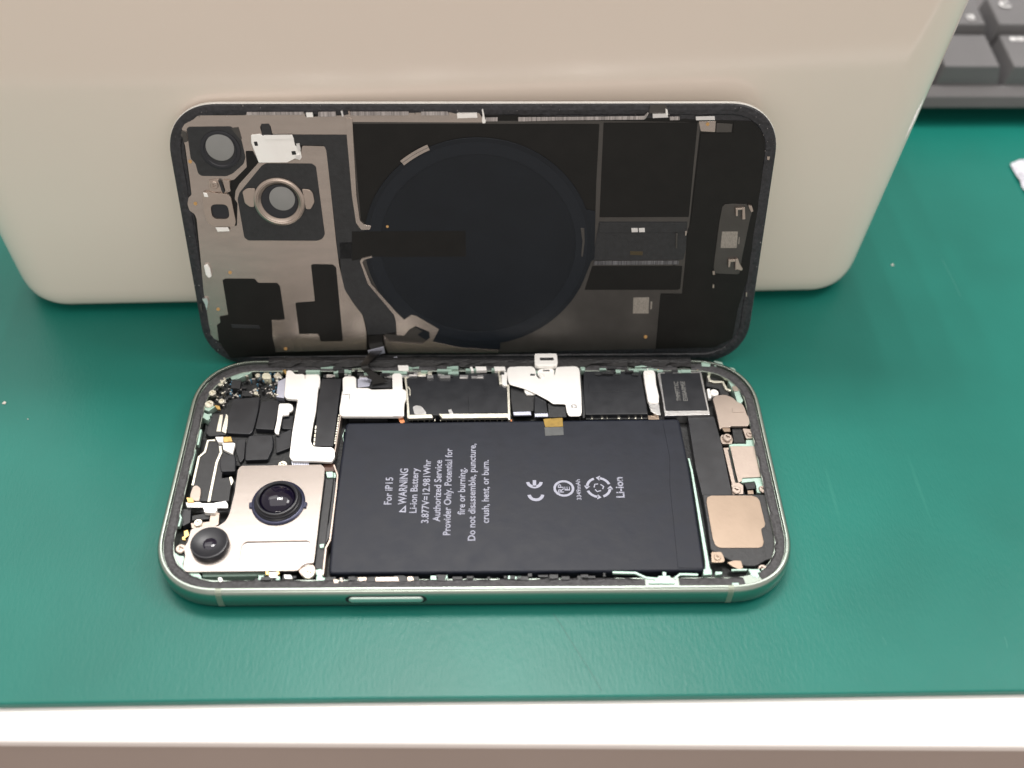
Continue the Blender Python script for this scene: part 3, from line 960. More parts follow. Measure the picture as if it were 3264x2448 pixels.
slab('corner_boss', B('b1 870,250 960,205 1110,195 1140,215 1060,260 960,300 890,310', 5.8), 3.6, 5.8, M_MINT, ph, r=0.4)
slab('corner_boss', B('b1 575,520 640,610 720,600 640,660 590,640', 5.8), 3.6, 5.8, M_MINT, ph, r=0.3)
slab('side_rail', B('b1 560,660 650,700 655,740 625,760 565,720', 5.9), 3.6, 5.9, M_MINT, ph, r=0.3)
multi('side_rail', [(ribbon(B('b1 555,860 520,1030', 5.95), 0.5), 4.8, 5.95), (ribbon(B('b1 490,1080 430,1340 395,1380 340,1560 290,1659', 5.95), 0.45), 4.8, 5.95),
                    (ribbon(B('b2 400,160 350,330 330,410 280,440 265,550 315,650 290,740', 6.02), 0.45), 4.8, 6.02)], M_MINT, ph, bevel=0.05)
mc = slab('twin_bar_module', B('b1 665,690 760,680 865,690 830,920 640,935 612,900', 4.9), 2.8, 4.9, M_BLACK2, ph, r=0.4, bevel=0.2)
slab('cream_bar', B('b1 762,698 800,694 772,882 722,880', 5.1), 4.8, 5.1, M_CREAM, mc, r=0.1)
slab('cream_bar', B('b1 832,688 862,722 830,905 782,880', 5.1), 4.8, 5.1, M_CREAM, mc, r=0.1)

# ------------------------------------------------ rimmed module at far left
fm = slab('rimmed_module', B('b1 622,968 720,975 905,1000 900,1130 790,1330 780,1400 900,1380 860,1655 b2 800,480 420,480 b1 450,1470 520,1160 595,1095', 5.0), 2.8, 5.0, M_BLACK2, ph, r=0.4, bevel=0.12)
multi('tinned_strip', [(ribbon(B('b1 712,978 632,980 598,1105 532,1160 462,1475', 5.35), 0.62), 5.0, 5.35), (ribbon(B('b1 765,1040 775,1110 728,1220 640,1655', 5.38), 0.68), 5.0, 5.38)], M_CREAM, fm, bevel=0.08)
slab('corner_can', B('b1 712,942 800,940 800,1000 745,1000', 6.2), 5.0, 6.2, M_WHITE, fm, r=0.1)
slab('corner_can', B('b1 790,1008 900,1005 932,1010 903,1130 800,1078', 5.9), 5.0, 5.9, M_WHITE, fm, r=0.2)
slab('round_tab', B('b2 440,325 480,312 520,345 520,400 505,480 405,470 412,400', 5.6), 5.0, 5.6, M_TAN, fm, r=0.5)
slab('pale_chip', B('b2 815,230 840,225 860,270 835,318', 5.2), 4.6, 5.2, M_CREAM, ph, r=0.1)
cb = slab('cross_bar', B('b2 362,492 510,488 535,500 640,500 780,475 805,515 800,552 690,550 680,548 545,545 378,543', 5.8), 4.6, 5.8, M_SILVER, ph, r=0.15, bevel=0.08)
slab('bar_block', B('b2 528,502 672,500 690,572 665,600 560,595', 6.1), 4.8, 6.1, M_WHITE, cb, r=0.15)
multi('gold_spring', [(B('b2 370,440 430,445 450,485 385,490', 6.1), 5.2, 6.1), (B('b2 345,790 385,775 400,830 350,870', 6.0), 5.2, 6.0), (B('b2 325,850 350,845 365,885 330,880', 5.9), 5.2, 5.9)], M_COPPER, ph, bevel=0.05)
slab('tan_plate', B('b2 620,600 715,598 705,720 600,780 425,760 415,705 520,700 610,690', 5.2), 4.0, 5.2, M_TAN, ph, r=0.2)
screw(at(px('b2 492,700')[0], 5.8), 5.8, 1.0, ph, M_CREAM)
slab('black_block', B('b2 430,630 605,600 605,665 430,680', 4.9), 3.0, 4.9, M_BLACK2, ph, r=0.1)
slab('grey_block', B('b2 300,560 420,560 410,700 330,740 310,650', 5.0), 3.0, 5.0, M_FILM, ph, r=0.3)

# ------------------------------------------------ camera module
ZC = 6.5
rec = B('b2 915,1148 945,935 985,898 1630,886 1655,905 1662,930 1640,1110 1560,1140 1510,1185 915,1165', ZC)
outer = B('b2 905,150 940,113 1770,100 1806,135 1797,260 1692,1120 1620,1120 1565,1150 1525,1195 1490,1200 365,1212 338,1170 348,1085 362,1050 345,960 385,905 420,770 560,738 700,740 775,690 800,650 822,600 870,400', ZC)
cm = slab('camera_module', outer, ZC - 0.7, ZC, M_PLATE, ph, r=0.5, bevel=0.15, holes=[rounded(rec, 0.5)])
slab('recess_floor', [p for p in B('b2 905,1170 935,905 1668,870 1645,1130 1560,1150 1515,1190', ZC)], ZC - 0.72, ZC - 0.42, mat('recess_glare_plate', (0.62, 0.58, 0.56), 0.8, 0.28), cm, r=0.2, bevel=0)  # paler than the plate: the recess's glare is put into its colour
slab('module_skirt', [p + (Vector((0, 0)) - Vector(p)) * 0.002 for p in B('b2 925,160 1780,130 1675,1110 400,1190 380,960 440,790 740,760 840,600', ZC)], 2.8, ZC - 0.72, M_GUN, cm, r=0.4)
c = at(px('b2 1322,482')[0], 7.2)
ears = []
for a_ in (math.pi + 0.12, -0.12):
    d = Vector((math.cos(a_), math.sin(a_)))
    t = Vector((-d.y, d.x))
    ears.append(([c + d * 5.4 - t * 0.9, c + d * 6.9 - t * 0.75, c + d * 6.9 + t * 0.75, c + d * 5.4 + t * 0.9], ZC - .2, 6.95))
multi('barrel_ear', ears, M_NAVY, cm, bevel=0.15)
lathe('barrel_ring', c, [(6.35, ZC - .3), (6.35, 6.86), (6.1, 7.04), (5.75, 7.08), (5.6, 6.95)], M_NAVY, cm)
lathe('main_barrel', c, [(5.62, ZC - .3), (5.6, 7.2), (5.35, 7.45), (5.3, 7.9), (5.05, 8.05), (5.0, 8.55), (4.85, 8.75), (4.6, 8.8), (4.3, 8.6), (4.2, 8.3)], M_LENSK, cm)
lathe('main_lens', c, [(4.22, 8.0), (3.9, 8.45), (3.3, 8.95), (2.4, 9.4), (1.2, 9.68), (0, 9.76)], M_GLASS, cm)
c = at(px('b2 607,905')[0], 8.2)
lathe('wide_barrel', c, [(4.35, ZC - 0.2), (4.35, 7.9), (4.2, 8.15), (3.95, 8.2), (3.2, 7.85), (2.2, 7.6), (1.5, 7.5)], M_LENSK, cm)
lathe('wide_lens', c, [(1.6, 7.5), (1.3, 7.62), (0.7, 7.7), (0, 7.72)], M_GLASS, cm)
screw(at(px('b2 1368,98')[0], 6.3), 6.3, 1.15, cm, M_CREAM)
slab('screw_ear', B('b2 1528,1200 1540,1145 1600,1112 1660,1112 1700,1150 1715,1220 1680,1270 1600,1290', 5.9), 5.2, 5.9, M_TAN, ph, r=0.6)
screw(at(px('b2 1635,1222')[0], 6.45), 6.45, 1.4, ph, M_CREAM)
screw(at(px('b2 312,968')[0], 6.2), 6.2, 1.2, ph, M_TAN)
slab('corner_boss', B('b2 215,1150 240,1000 300,1050 345,1045 350,1080 330,1140 360,1200 500,1225 530,1260 520,1320 430,1345 330,1325 250,1240', 5.9), 2.8, 5.9, M_MINT, ph, r=0.5, bevel=0.2)
screw(at(px('b2 425,1300')[0], 6.1), 6.1, 1.0, ph, M_MINT)
slab('white_post', B('b2 1228,1215 1310,1215 1318,1270 1232,1272', 6.6), 5.0, 6.6, M_WHITE, ph, r=0.2)
multi('gold_spring', [(B('b2 1195,1200 1222,1205 1228,1245 1192,1240', 6.4), 5.4, 6.4), (B('b2 1300,1190 1325,1190 1338,1235 1315,1240', 6.4), 5.4, 6.4)], M_COPPER, ph, bevel=0.05)
slab('white_connector', B('b2 1382,1242 1455,1245 1470,1280 1392,1280', 6.4), 5.0, 6.4, M_WHITE, ph, r=0.1)
slab('white_connector', B('b2 695,1272 735,1268 752,1305 715,1318', 6.5), 5.5, 6.5, M_WHITE, ph, r=0.2)
slab('front_rail', B('b2 530,1210 1190,1205 1195,1250 540,1262', 5.2), 3.0, 5.2, M_MINT, ph, r=0.1)

# dark modules between camera and battery
vm = slab('tall_black_module', B('b2 1812,240 1900,245 1840,700 1790,1190 1695,1180 1760,640', 5.4), 2.8, 5.4, M_BLACK2, ph, r=0.3, bevel=0.2)
slab('black_strip', B('b2 1905,235 1925,300 1850,850 1800,960 1795,900 1850,700', 5.2), 2.8, 5.2, M_FILM, ph, r=0.1)
multi('steel_divider', [(ribbon(B('b2 1900,100 1938,205 1928,330 1860,880 1818,960 1786,1245', 6.0), 0.42), 3.0, 6.0)], M_TAN, ph, bevel=0.05)
multi('divider_edge', [(ribbon(B('b3 298,760 232,1180', 6.0), 0.35), 3.0, 6.0)], M_TAN, ph, bevel=0.05)
for q in ('b2 1815,175 1890,172 1895,232 1830,235', 'b2 1750,925 1800,918 1795,960 1755,965', 'b2 1712,1190 1770,1180 1790,1210 1780,1262 1720,1250'):
    slab('case_boss', B(q, 5.9), 3.0, 5.9, M_MINT, ph, r=0.2)
for q in ('b3 315,1000 345,930 362,940 345,1135', 'b2 1920,1100 1945,1100 1930,1200 1900,1240', 'b2 1945,390 1975,390 1965,520 1935,530', 'b1 2120,950 2135,870 2150,900 2140,1050', 'b2 1895,180 1925,190 1920,235 1900,240'):
    slab('battery_clip', B(q, 5.0), 3.0, 5.0, M_MINT, ph, r=0.1)
slab('brown_flex', B('b2 1790,90 1900,90 1930,170 1810,172', 4.8), 3.5, 4.8, mat('brown_flex', (0.10, 0.05, 0.035), 0, 0.4), ph, r=0.1)

# front ledge details
slab('tan_contact', B('b7 640,1268 872,1265 885,1308 640,1310', 6.5), 6.0, 6.5, M_TAN, ph, r=0.1)
for q in ('b7 552,1268 632,1262 640,1312 555,1320', 'b7 875,1260 960,1258 970,1308 890,1312'):
    slab('black_foot', B(q, 6.4), 5.8, 6.4, M_BLACK2, ph, r=0.1)
for q in ('b7 968,1262 1025,1260 1040,1300 975,1305', 'b7 455,1270 545,1268 550,1300 470,1310', 'b7 200,1290 250,1290 262,1345 215,1345', 'b7 268,1275 290,1272 305,1310 290,1320'):
    slab('silver_clip', B(q, 6.3), 5.8, 6.3, M_TAN, ph, r=0.1)

# ------------------------------------------------ right column: springs, bent shield, port plate
slab('antenna_base', B('b5 1040,250 1160,250 1240,400 1300,560 1200,560 1180,480 1040,450', 4.4), 2.8, 4.4, M_BLACK2, ph, r=0.3)
multi('serpentine_flex', [(ribbon(rounded(B('b5 1165,312 1085,312 1065,345 1078,385 1130,402 1222,402 1262,480 1315,500', 5.0), 0.0), 0.75), 4.4, 5.0)], M_CREAM, ph, bevel=0.1)
screw(at(px('b5 1130,520')[0], 5.9), 5.9, 1.15, ph, M_WHITE)
slab('white_block', B('b5 1048,480 1080,478 1100,580 1068,588', 5.4), 4.4, 5.4, M_WHITE, ph, r=0.3)
slab('mint_rail', B('b5 1160,262 1300,245 1345,250 1395,320 1412,370 1400,400 1435,440 1445,490 1410,520 1425,570 1450,610 1420,645 1385,640 1350,520 1320,470 1285,400 1240,290', 5.7), 3.0, 5.7, M_MINT, ph, r=0.4, bevel=0.2)
slab('brass_button', B('b5 1322,452 1380,448 1398,500 1345,505', 6.0), 5.6, 6.0, M_TAN, ph, r=0.3)
bs = slab('bent_shield', B('b5 1112,585 1150,556 1240,545 1330,575 1375,620 1440,650 1468,700 1485,760 1518,810 1510,880 1490,892 1312,892 1300,905 1215,905 1190,930 1160,780', 6.0), 5.2, 6.0, M_TAN, ph, r=0.5, bevel=0.25)
slab('shield_foot', B('b5 1212,908 1300,905 1308,950 1240,952', 5.7), 5.0, 5.7, M_PEACH, bs, r=0.15)
slab('shield_fold', B('b5 1325,690 1440,686 1462,735 1330,738', 6.15), 6.0, 6.15, M_TAN, bs, r=0.1)
slab('cable_block', B('b5 1325,905 1430,910 1470,1075 1345,1075', 5.0), 2.8, 5.0, M_DARK, ph, r=0.15)
slab('screw_plate', B('b5 1195,1010 1215,985 1320,990 1335,1040 1325,1085 1220,1088 1200,1050', 5.4), 4.6, 5.4, M_TAN, ph, r=0.3)
screw(at(px('b5 1275,1012')[0], 6.1), 6.1, 1.2, ph, M_TAN)
slab('side_ear', B('b5 1440,915 1540,925 1575,980 1570,1020 1480,1028', 5.6), 4.6, 5.6, M_TAN, ph, r=0.4)
screw(at(px('b5 1520,978')[0], 5.9), 5.9, 0.8, ph, M_TAN)
pp = slab('port_block', B('b5 1290,1095 1340,1085 1480,1085 1475,1045 1590,1035 1690,1440 1720,1545 1590,1550 1575,1500 1430,1515 1390,1500', 5.1), 3.0, 5.1, M_MINT, ph, r=0.3, bevel=0.15)
slab('port_plate', B('b5 1302,1112 1570,1112 1652,1450 1440,1462 1435,1500 1395,1512 1370,1420', 5.45), 5.1, 5.45, M_TAN, pp, r=0.15, bevel=0.08)
slab('steel_rail', B('b5 1228,1130 1288,1128 1372,1500 1372,1560 1330,1560', 5.2), 3.0, 5.2, M_TAN, ph, r=0.1)
multi('rail_slot', [(ribbon(B('b5 1285,1150 1365,1510', 5.28), 0.3), 5.0, 5.28)], M_DARK, ph)
slab('screw_plate', B('b5 1318,1530 1400,1510 1450,1545 1450,1640 1330,1645', 5.5), 4.4, 5.5, M_TAN, ph, r=0.3)
screw(at(px('b5 1372,1592')[0], 6.0), 6.0, 1.1, ph, M_TAN)
slab('screw_plate', B('b5 1590,1540 1720,1530 1730,1630 1600,1625', 5.4), 4.4, 5.4, M_MINT, ph, r=0.4)
screw(at(px('b5 1665,1582')[0], 5.9), 5.9, 1.0, ph, M_TAN)
slab('cable_block', B('b5 1460,1520 1580,1510 1585,1580 1490,1590', 4.8), 2.8, 4.8, M_DARK, ph, r=0.15)
slab('small_tab', B('b5 1495,1600 1560,1598 1565,1640 1500,1642', 5.3), 4.6, 5.3, M_PEACH, ph, r=0.1)
multi('side_rail', [(ribbon(B('b5 1500,640 1580,960 1660,1260 1700,1420', 6.05), 0.35), 4.8, 6.05), (ribbon(B('b6 1810,440 1850,600 1880,760', 6.1), 0.4), 4.8, 6.1)], M_MINT, ph, bevel=0.05)


# back ledge: small parts hanging under the cover's edge
def ledge_bits(m, cnt, x0, x1, y0, y1, z0, z1, w0, w1, seed):
    rnd = random.Random(seed)
    polys = []
    for _ in range(cnt):
        x, y = rnd.uniform(x0, x1), rnd.uniform(y0, y1)
        w_, h_ = rnd.uniform(w0, w1), rnd.uniform(0.25, 0.55)
        z = rnd.uniform(z0, z1)
        polys.append(([(x - w_, y - h_), (x + w_, y - h_), (x + w_, y + h_), (x - w_, y + h_)], 4.5, z))
    return multi('ledge_contacts', polys, m, ph, kind='stuff')


ledge_bits(M_MINT, 26, -44, 50, 31.0, 33.0, 6.05, 6.6, 0.4, 2.0, 11)
ledge_bits(M_SILVER, 34, -46, 20, 29.8, 31.0, 5.6, 6.2, 0.3, 1.8, 12)
ledge_bits(M_BLACK2, 40, -50, 56, 30.0, 33.2, 6.0, 6.7, 0.3, 1.4, 13)
ledge_bits(M_MINT, 9, 40, 56, 30.6, 32.6, 6.0, 6.5, 0.6, 1.6, 14)
ledge_bits(M_MINT, 9, -50, 12, -31.9, -31.4, 5.9, 6.3, 0.2, 0.7, 15)
ledge_bits(M_BLACK2, 40, -50, 30, -32.4, -31.2, 5.9, 6.6, 0.2, 1.2, 17)
slab('silver_lug', B('b3 880,130 920,125 930,160 890,175', 7.2), 6.2, 7.2, M_LILAC, ph, r=0.2)
for q in ('b3 1720,238 1745,236 1765,280 1735,284', 'b3 1780,235 1898,235 1905,275 1790,278', 'b3 1985,236 2105,236 2115,276 1995,280', 'b3 920,190 1030,190 1045,240 1045,280 935,280', 'b4 240,0 245,0 246,2'):
    if q.startswith('b4'):
        continue
    slab('white_contact', B(q, 6.6), 5.5, 6.6, M_WHITE, ph, r=0.1)
for q in ('b5 245,180 440,178 440,235 255,240', 'b5 530,155 610,165 620,200 535,205', 'b5 985,185 1090,185 1085,235 990,230', 'b5 1125,170 1215,185 1235,225 1130,230', 'b4 1195,180 1262,180 1262,275 1215,275'):
    slab('mint_lug', B(q, 6.5), 4.6, 6.5, M_MINT, ph, r=0.25, bevel=0.12)
slab('mint_shelf', B('b5 440,225 520,215 680,205 980,215 985,240 640,255 530,262 450,250', 5.9), 4.0, 5.9, mat('mint_shade_metal', (0.40, 0.50, 0.40), 0.6, 0.5), ph, r=0.3)
multi('gold_spring', [(B('b5 482,235 522,232 522,270 485,272', 6.1), 5.2, 6.1), (B('b5 920,245 985,235 990,270 940,275', 6.1), 5.2, 6.1)], M_COPPER, ph, bevel=0.05)

# ================================================================= the back cover leaning on the box
cv = thing('back_cover', 'black inner side of the phone back cover leaning upright against the cream box', 'back cover', tuple(LO), (LTH, 0, 0))
RL = 0.0065
CX0, HH = -0.15, 36.65
rot2 = Matrix.Rotation(RL, 2)


def lidout(ins):
    pts = outline(74.3 - ins, HH - ins, max(13.2 - ins, 3))
    c = Vector((CX0, 0)) + rot2 @ Vector((0, HH))
    return [c + rot2 @ p for p in pts]


def lidprism(name, o1, o2, w0, w1, m, bevel=0.0):
    bm = bmesh.new()
    add_prism(bm, lidout(o1), w0, w1)
    return link(name, mesh_from(bm, name), m, cv, bevel=bevel)


lidprism('glass_panel', 0.0, 0, -1.7, -0.12, M_GLASSEDGE, 0.3)
lidprism('inner_lining', 0.14, 0, -0.12, 0.0, M_COVERK)
# rim of black glue round the inside
bm = bmesh.new()
oo, ii = lidout(0.25), lidout(2.9)
n = len(oo)
rnd = random.Random(3)
rows = []
for k in range(n):
    a, b = oo[k], ii[k]
    rows.append([bm.verts.new((*(a + (b - a) * t), w_)) for t, w_ in ((0, 0.0), (0.08, 0.25 + rnd.uniform(-.03, .03)), (0.5, 0.34 + rnd.uniform(-.05, .05)), (0.92 + rnd.uniform(-.05, .03), 0.26), (1.0, 0.0))])
for k in range(n):
    a, b = rows[k], rows[(k + 1) % n]
    for j in range(4):
        bm.faces.new((a[j], a[j + 1], b[j + 1], b[j]))
link('glue_border', mesh_from(bm, 'glue_border'), M_COVERK, cv)
# camera bump on the far side
bm = bmesh.new()
add_prism(bm, rounded([(-70, 40), (-36, 40), (-36, 71), (-70, 71)], 8, 6), -3.4, -0.95)
link('camera_bump', mesh_from(bm, 'camera_bump'), M_GLASSEDGE, cv, bevel=0.5)


def cover(name, spec, w0, w1, m, parent=None, r=0.3, bevel=0.05, holes=()):
    return slab(name, L(spec, w1), w0, w1, m, parent or cv, r=r, bevel=bevel, holes=holes)


cover('inner_sheet', 'l1 250,350 340,250 430,215 l3 1200,180 l4 800,240 1900,270 2020,420 2050,560 1990,1300 l5 1740,900 1690,1200 1500,1290 l2 640,1080 545,940 480,900 440,640', 0.0, 0.10, M_BLACK, r=1.0)
mp = cover('camera_side_plate', 'l1 238,345 330,250 430,215 900,213 905,180 1480,178 1500,232 1900,212 1940,200 l3 910,158 1000,178 1180,165 1235,250 62,245 70,360 100,900 130,1115 170,1152 232,1160 218,1196 140,1196 95,1135 55,850 '
           'l1 1915,408 1165,405 1145,320 1128,303 1055,303 1038,330 1060,410 990,415 960,500 1000,640 1020,695 1440,650 1465,520 1690,525 1708,575 1765,1100 l2 1580,60 1605,262 1645,430 1665,490 1745,615 1810,700 1832,780 1845,850 1850,1008 1050,1030 640,1040 '
           '560,960 545,930 480,900 460,800 430,600 412,500 385,200 l1 400,1255 378,1205 330,1175 308,1110 320,1040 350,1015 330,850 285,520 238,380', 0.12, 0.30, M_TANL, r=0.35, bevel=0)
cover('plate_tongue', 'l3 0,215 60,215 66,262 70,360 100,900 130,1115 170,1152 232,1160 218,1196 140,1196 95,1135 60,900 12,345', 0.30, 0.62, M_TANL, r=0.3, bevel=0.05)
cover('cable_channel', 'l1 893,572 968,572 1022,690 1005,712 830,905 792,975 784,1060 812,1100 806,1325 785,1330 742,1050 690,1000 742,980 738,870 778,862 905,735', 0.30, 0.36, M_BLACK, r=0.25)
cover('lens_patch', 'l1 298,350 320,330 740,325 772,345 852,465 892,640 872,705 765,800 700,828 450,825 415,800 388,700 340,650', 0.30, 0.42, M_BLACK2, r=0.4)
cover('lens_patch', 'l1 830,995 1055,722 1100,698 1560,700 1602,730 1692,1415 1665,1460 1615,1478 920,1475 880,1445 812,1060', 0.30, 0.42, M_BLACK2, r=0.4)
cover('black_pad', 'l2 578,395 605,382 860,383 892,420 1060,420 1085,450 1128,742 1012,748 1020,900 1052,1045 650,1085 545,935 528,790 560,770 552,715 628,702', 0.30, 0.40, M_BLACK, r=0.3)
cover('black_pad', 'l2 1358,262 1380,255 1550,258 1580,285 1640,932 1445,937 1425,872 1255,872 1220,595 1392,582', 0.30, 0.40, M_BLACK, r=0.3)
cover('pad_step', 'l2 1012,748 1100,750 1095,780 1015,775', 0.40, 0.55, M_TANL, r=0.05)
cover('pad_step', 'l2 1258,872 1420,870 1430,905 1265,900', 0.40, 0.5, M_TANL, r=0.05)
cover('pad_step', 'l2 655,785 900,795 910,822 665,815', 0.40, 0.5, M_FILM, r=0.05)

# camera windows
c = lat(px('l1 640,565')[0], 0.5)
lathe('lens_well', c, [(4.9, 0.42), (4.85, 0.62), (4.5, 0.7), (4.05, 0.66), (3.9, 0.50), (3.4, 0.46)], M_LENSK, cv)
c2 = lat(px('l1 635,535')[0], 0.5)
lathe('lens_window', c2, [(3.42, 0.50), (3.40, 0.62), (3.2, 0.66), (0, 0.66)], M_WIN, cv)
c = lat(px('l1 1235,1085')[0], 0.7)
rg = lathe('lens_ring', c, [(6.35, 0.42), (6.35, 0.9), (6.1, 1.1), (5.7, 1.15), (5.55, 1.0), (5.35, 1.02), (5.2, 0.85), (4.6, 0.45)], M_TAN, cv)
ears = []
for q in ('l1 860,985 905,950 990,950 980,1140 935,1138 885,1100', 'l1 1460,955 1540,965 1572,1000 1588,1090 1550,1160 1500,1160'):
    ears.append((rounded(L(q, 0.8), 0.4), 0.42, 0.8))
multi('ring_ear', ears, M_TAN, rg, bevel=0.1)
lathe('ring_bore', c, [(4.56, 0.5), (4.5, 0.62), (4.2, 0.66), (3.0, 0.46), (0, 0.44)], M_LENSK, cv)
c2 = lat(px('l1 1262,1052')[0], 0.6)
lathe('lens_window', c2, [(3.2, 0.50), (3.18, 0.68), (3.0, 0.72), (0, 0.72)], M_WIN, cv)

# flash housing
fh = L('l1 455,1000 480,985 720,1010 745,1040 795,1290 780,1335 560,1335 505,1290 470,1180', 1.0)
hc = lat(px('l1 636,1185')[0], 1.0)
hole = rounded([hc + Vector(p) for p in ((-2.2, -2.0), (2.2, -2.0), (2.2, 2.0), (-2.2, 2.0))], 1.5, 5)
hs = slab('flash_housing', fh, 0.3, 1.0, M_TAN, cv, r=0.5, bevel=0.12, holes=[hole])
slab('flash_lens', [hc + Vector(p) for p in ((-2.6, -2.4), (2.6, -2.4), (2.6, 2.4), (-2.6, 2.4))], 0.31, 0.5, M_LENSK, cv, r=0.5)
cover('bright_patch', 'l1 590,1345 715,1342 732,1382 612,1386', 0.9, 1.1, M_WHITE, hs, r=0.1)  # white slab standing for a glint on the housing
cover('bright_patch', 'l1 465,992 505,1000 518,1038 478,1035', 0.9, 1.15, M_WHITE, hs, r=0.1)
screw(lat(px('l1 577,920')[0], 0.9), 0.9, 1.0, cv, M_TAN)
cover('screw_plate', 'l1 520,870 600,855 640,880 650,960 640,985 560,990 525,960', 0.3, 0.6, M_TAN, r=0.4)
cover('small_tab', 'l1 662,870 730,872 738,965 715,980 690,978', 0.3, 0.9, M_TAN, r=0.15)
cover('rib', 'l1 615,870 640,875 685,985 662,1000', 0.3, 1.1, M_BLACK2, r=0.05)

# metal connector bracket
cn = cover('connector_bracket', 'l1 948,410 1042,402 1080,430 1372,428 1392,520 1440,545 1460,640 1440,665 1390,650 1310,690 1025,692 1005,640 975,560 950,490', 0.3, 0.62, M_WHITE, r=0.25, bevel=0.1)
cover('bright_lip', 'l1 1072,414 1362,410 1380,452 1090,460', 0.62, 0.8, M_WHITE, cn, r=0.05)
cover('bracket_hole', 'l1 975,480 1010,478 1020,520 988,522', 0.62, 0.64, M_DARK, cn, r=0.1, bevel=0)
cover('bracket_hole', 'l1 1355,575 1395,572 1405,610 1362,612', 0.62, 0.64, M_DARK, cn, r=0.1, bevel=0)
cover('bracket_clip', 'l1 1400,500 1435,495 1450,560 1425,580', 0.5, 0.85, M_SILVER, cn, r=0.1)
cover('bracket_clip', 'l1 1395,615 1440,610 1445,650 1400,650', 0.5, 0.85, M_SILVER, cn, r=0.1)
cover('clear_corner', 'l1 745,345 820,335 855,455 840,460', 0.42, 0.5, M_GUN, r=0.2)
cover('clear_corner', 'l1 240,370 295,380 310,480 270,490', 0.3, 0.6, M_GUN, r=0.2)
for q in ('l1 335,680', 'l1 388,1103', 'l2 645,328', 'l2 540,652', 'l2 1135,1000', 'l4 1440,302', 'l5 815,1182'):
    p = lat(px(q)[0], 0.36)
    slab('orange_dot', circle(p, 0.45, 14), 0.0, 0.42, M_ORANGE, cv, r=0, bevel=0)
cover('white_clip', 'l2 412,268 445,258 468,300 482,368 455,378 430,350', 0.3, 1.0, M_WHITE, r=0.3, bevel=0.15)
cover('silver_clip', 'l2 398,560 440,555 452,590 440,660 420,600', 0.3, 0.9, M_SILVER, r=0.1)
cover('silver_clip', 'l2 375,610 395,600 400,680 385,660', 0.3, 0.7, M_GUN, r=0.1)

# charging coil side: gunmetal sheet under black panels
gs = cover('gunmetal_sheet', 'l3 20,240 2212,235 l4 1370,285 1300,900 1235,1500 l5 1250,100 1180,745 965,742 915,1302 0,1322 l6 1350,905 380,905 350,740 300,560 130,150 l3 100,1000', 0.10, 0.16, M_GUN, r=0.1)
cover('tan_seam', 'l6 130,92 150,60 235,40 240,58 170,76 152,100 228,290 452,540 520,606 585,562 632,575 827,690 772,800 1000,850 1350,876 1350,900 380,900 350,840 340,742 392,802 680,822 748,765 742,712 620,662 566,690 520,747 455,742 448,620 430,562 200,290', 0.16, 0.60, M_TANL, r=0.1, bevel=0.04)
cover('black_panel', 'l3 66,262 1200,262 2212,262 l4 350,300 318,900 300,1600 l3 1500,1500 200,1500 235,1440 100,1440 l6 100,60 200,330 430,590 450,740 330,730 l2 2000,860 1850,860 1835,700 1740,600 1650,430 1600,200 1590,0 l3 70,1100 90,1130 140,1204 225,1204 240,1160 175,1140 140,1110 120,900', 0.16, 0.22, M_BLACK, r=0.15)
cover('dark_cable', 'l1 1165,410 1905,412 1925,440 1975,900 2015,1300 2212,1390 2212,1659 1830,1659 1765,1080 1705,560 1685,518 1440,515 1380,500 1150,480', 0.36, 0.48, M_BLACK2, r=0.2)
cover('dark_cable', 'l2 1605,60 2050,60 2050,170 1830,185 1800,215 1815,260 1900,440 2080,680 2120,760 2110,850 2010,870 1860,880 1840,780 1815,705 1745,620 1655,480 1625,350', 0.36, 0.48, M_BLACK2, r=0.2)
cover('stub', 'l1 1048,300 1130,298 1160,405 1060,412', 0.3, 0.4, M_BLACK2, r=0.2)

# coil disc
e0, e1, e2, e3 = [lat(px(q)[0], 0.5) for q in ('D 1278,540', 'D 1035,288', 'D 1040,752', 'D 800,440')]
cc = Vector(((e1.x + e2.x) / 2, (e1.y + e2.y) / 2))
rc_ = abs(e1.y - e2.y) / 2
el = lat(px('D 794,560')[0], 0.5)
rx_ = (e0.x - el.x) / 2
rc_ = 0.25 * rc_ + 0.75 * rx_
cc.x = e0.x - rc_
coil = slab('charging_coil', circle(cc, rc_, 96), 0.22, 0.50, M_COIL, cv, r=0, bevel=0.12)
slab('coil_winding', circle(cc, rc_ - 1.2, 96), 0.50, 0.56, mat('coil_ring', (0.0085, 0.0115, 0.0165), 0.0, 0.33, bump=0.3, bscale=500, spec=0.3), coil, r=0, bevel=0.05, holes=[circle(cc, rc_ - 4.2, 96)])
slab('coil_centre', circle(cc, rc_ - 4.6, 96), 0.50, 0.545, M_COIL, coil, r=0, bevel=0.05)
p0 = lat(px('l3 508,615')[0], 0.6) - cc
p1 = lat(px('l3 732,462')[0], 0.6) - cc
a0, a1 = math.atan2(p0.y, p0.x), math.atan2(p1.y, p1.x)
rm = (p0.length + p1.length) / 2
slab('copper_segment', arcpoly(cc, rm - 0.75, rm + 0.75, a0, a1, 14), 0.55, 0.62, M_TANL, coil, r=0, bevel=0.03)
multi('segment_line', [(arcpoly(cc, rm - 0.05, rm + 0.05, a0, a1, 14), 0.6, 0.63)], M_GUN, coil)
cover('cable_recess', 'l3 60,1212 432,1208 1062,1206 1066,1432 430,1436 240,1432 60,1470', 0.56, 0.6, M_BLACK, coil, r=0.15, bevel=0.04)
cover('recess_step', 'l3 800,1230 1040,1230 1040,1410 805,1412', 0.6, 0.64, M_BLACK, coil, r=0.15, bevel=0.04)
cover('coil_slit', 'l3 2075,1180 2108,1182 2112,1300 2095,1435 2080,1430 2092,1300', 0.5, 0.66, M_GUN, coil, r=0.1)
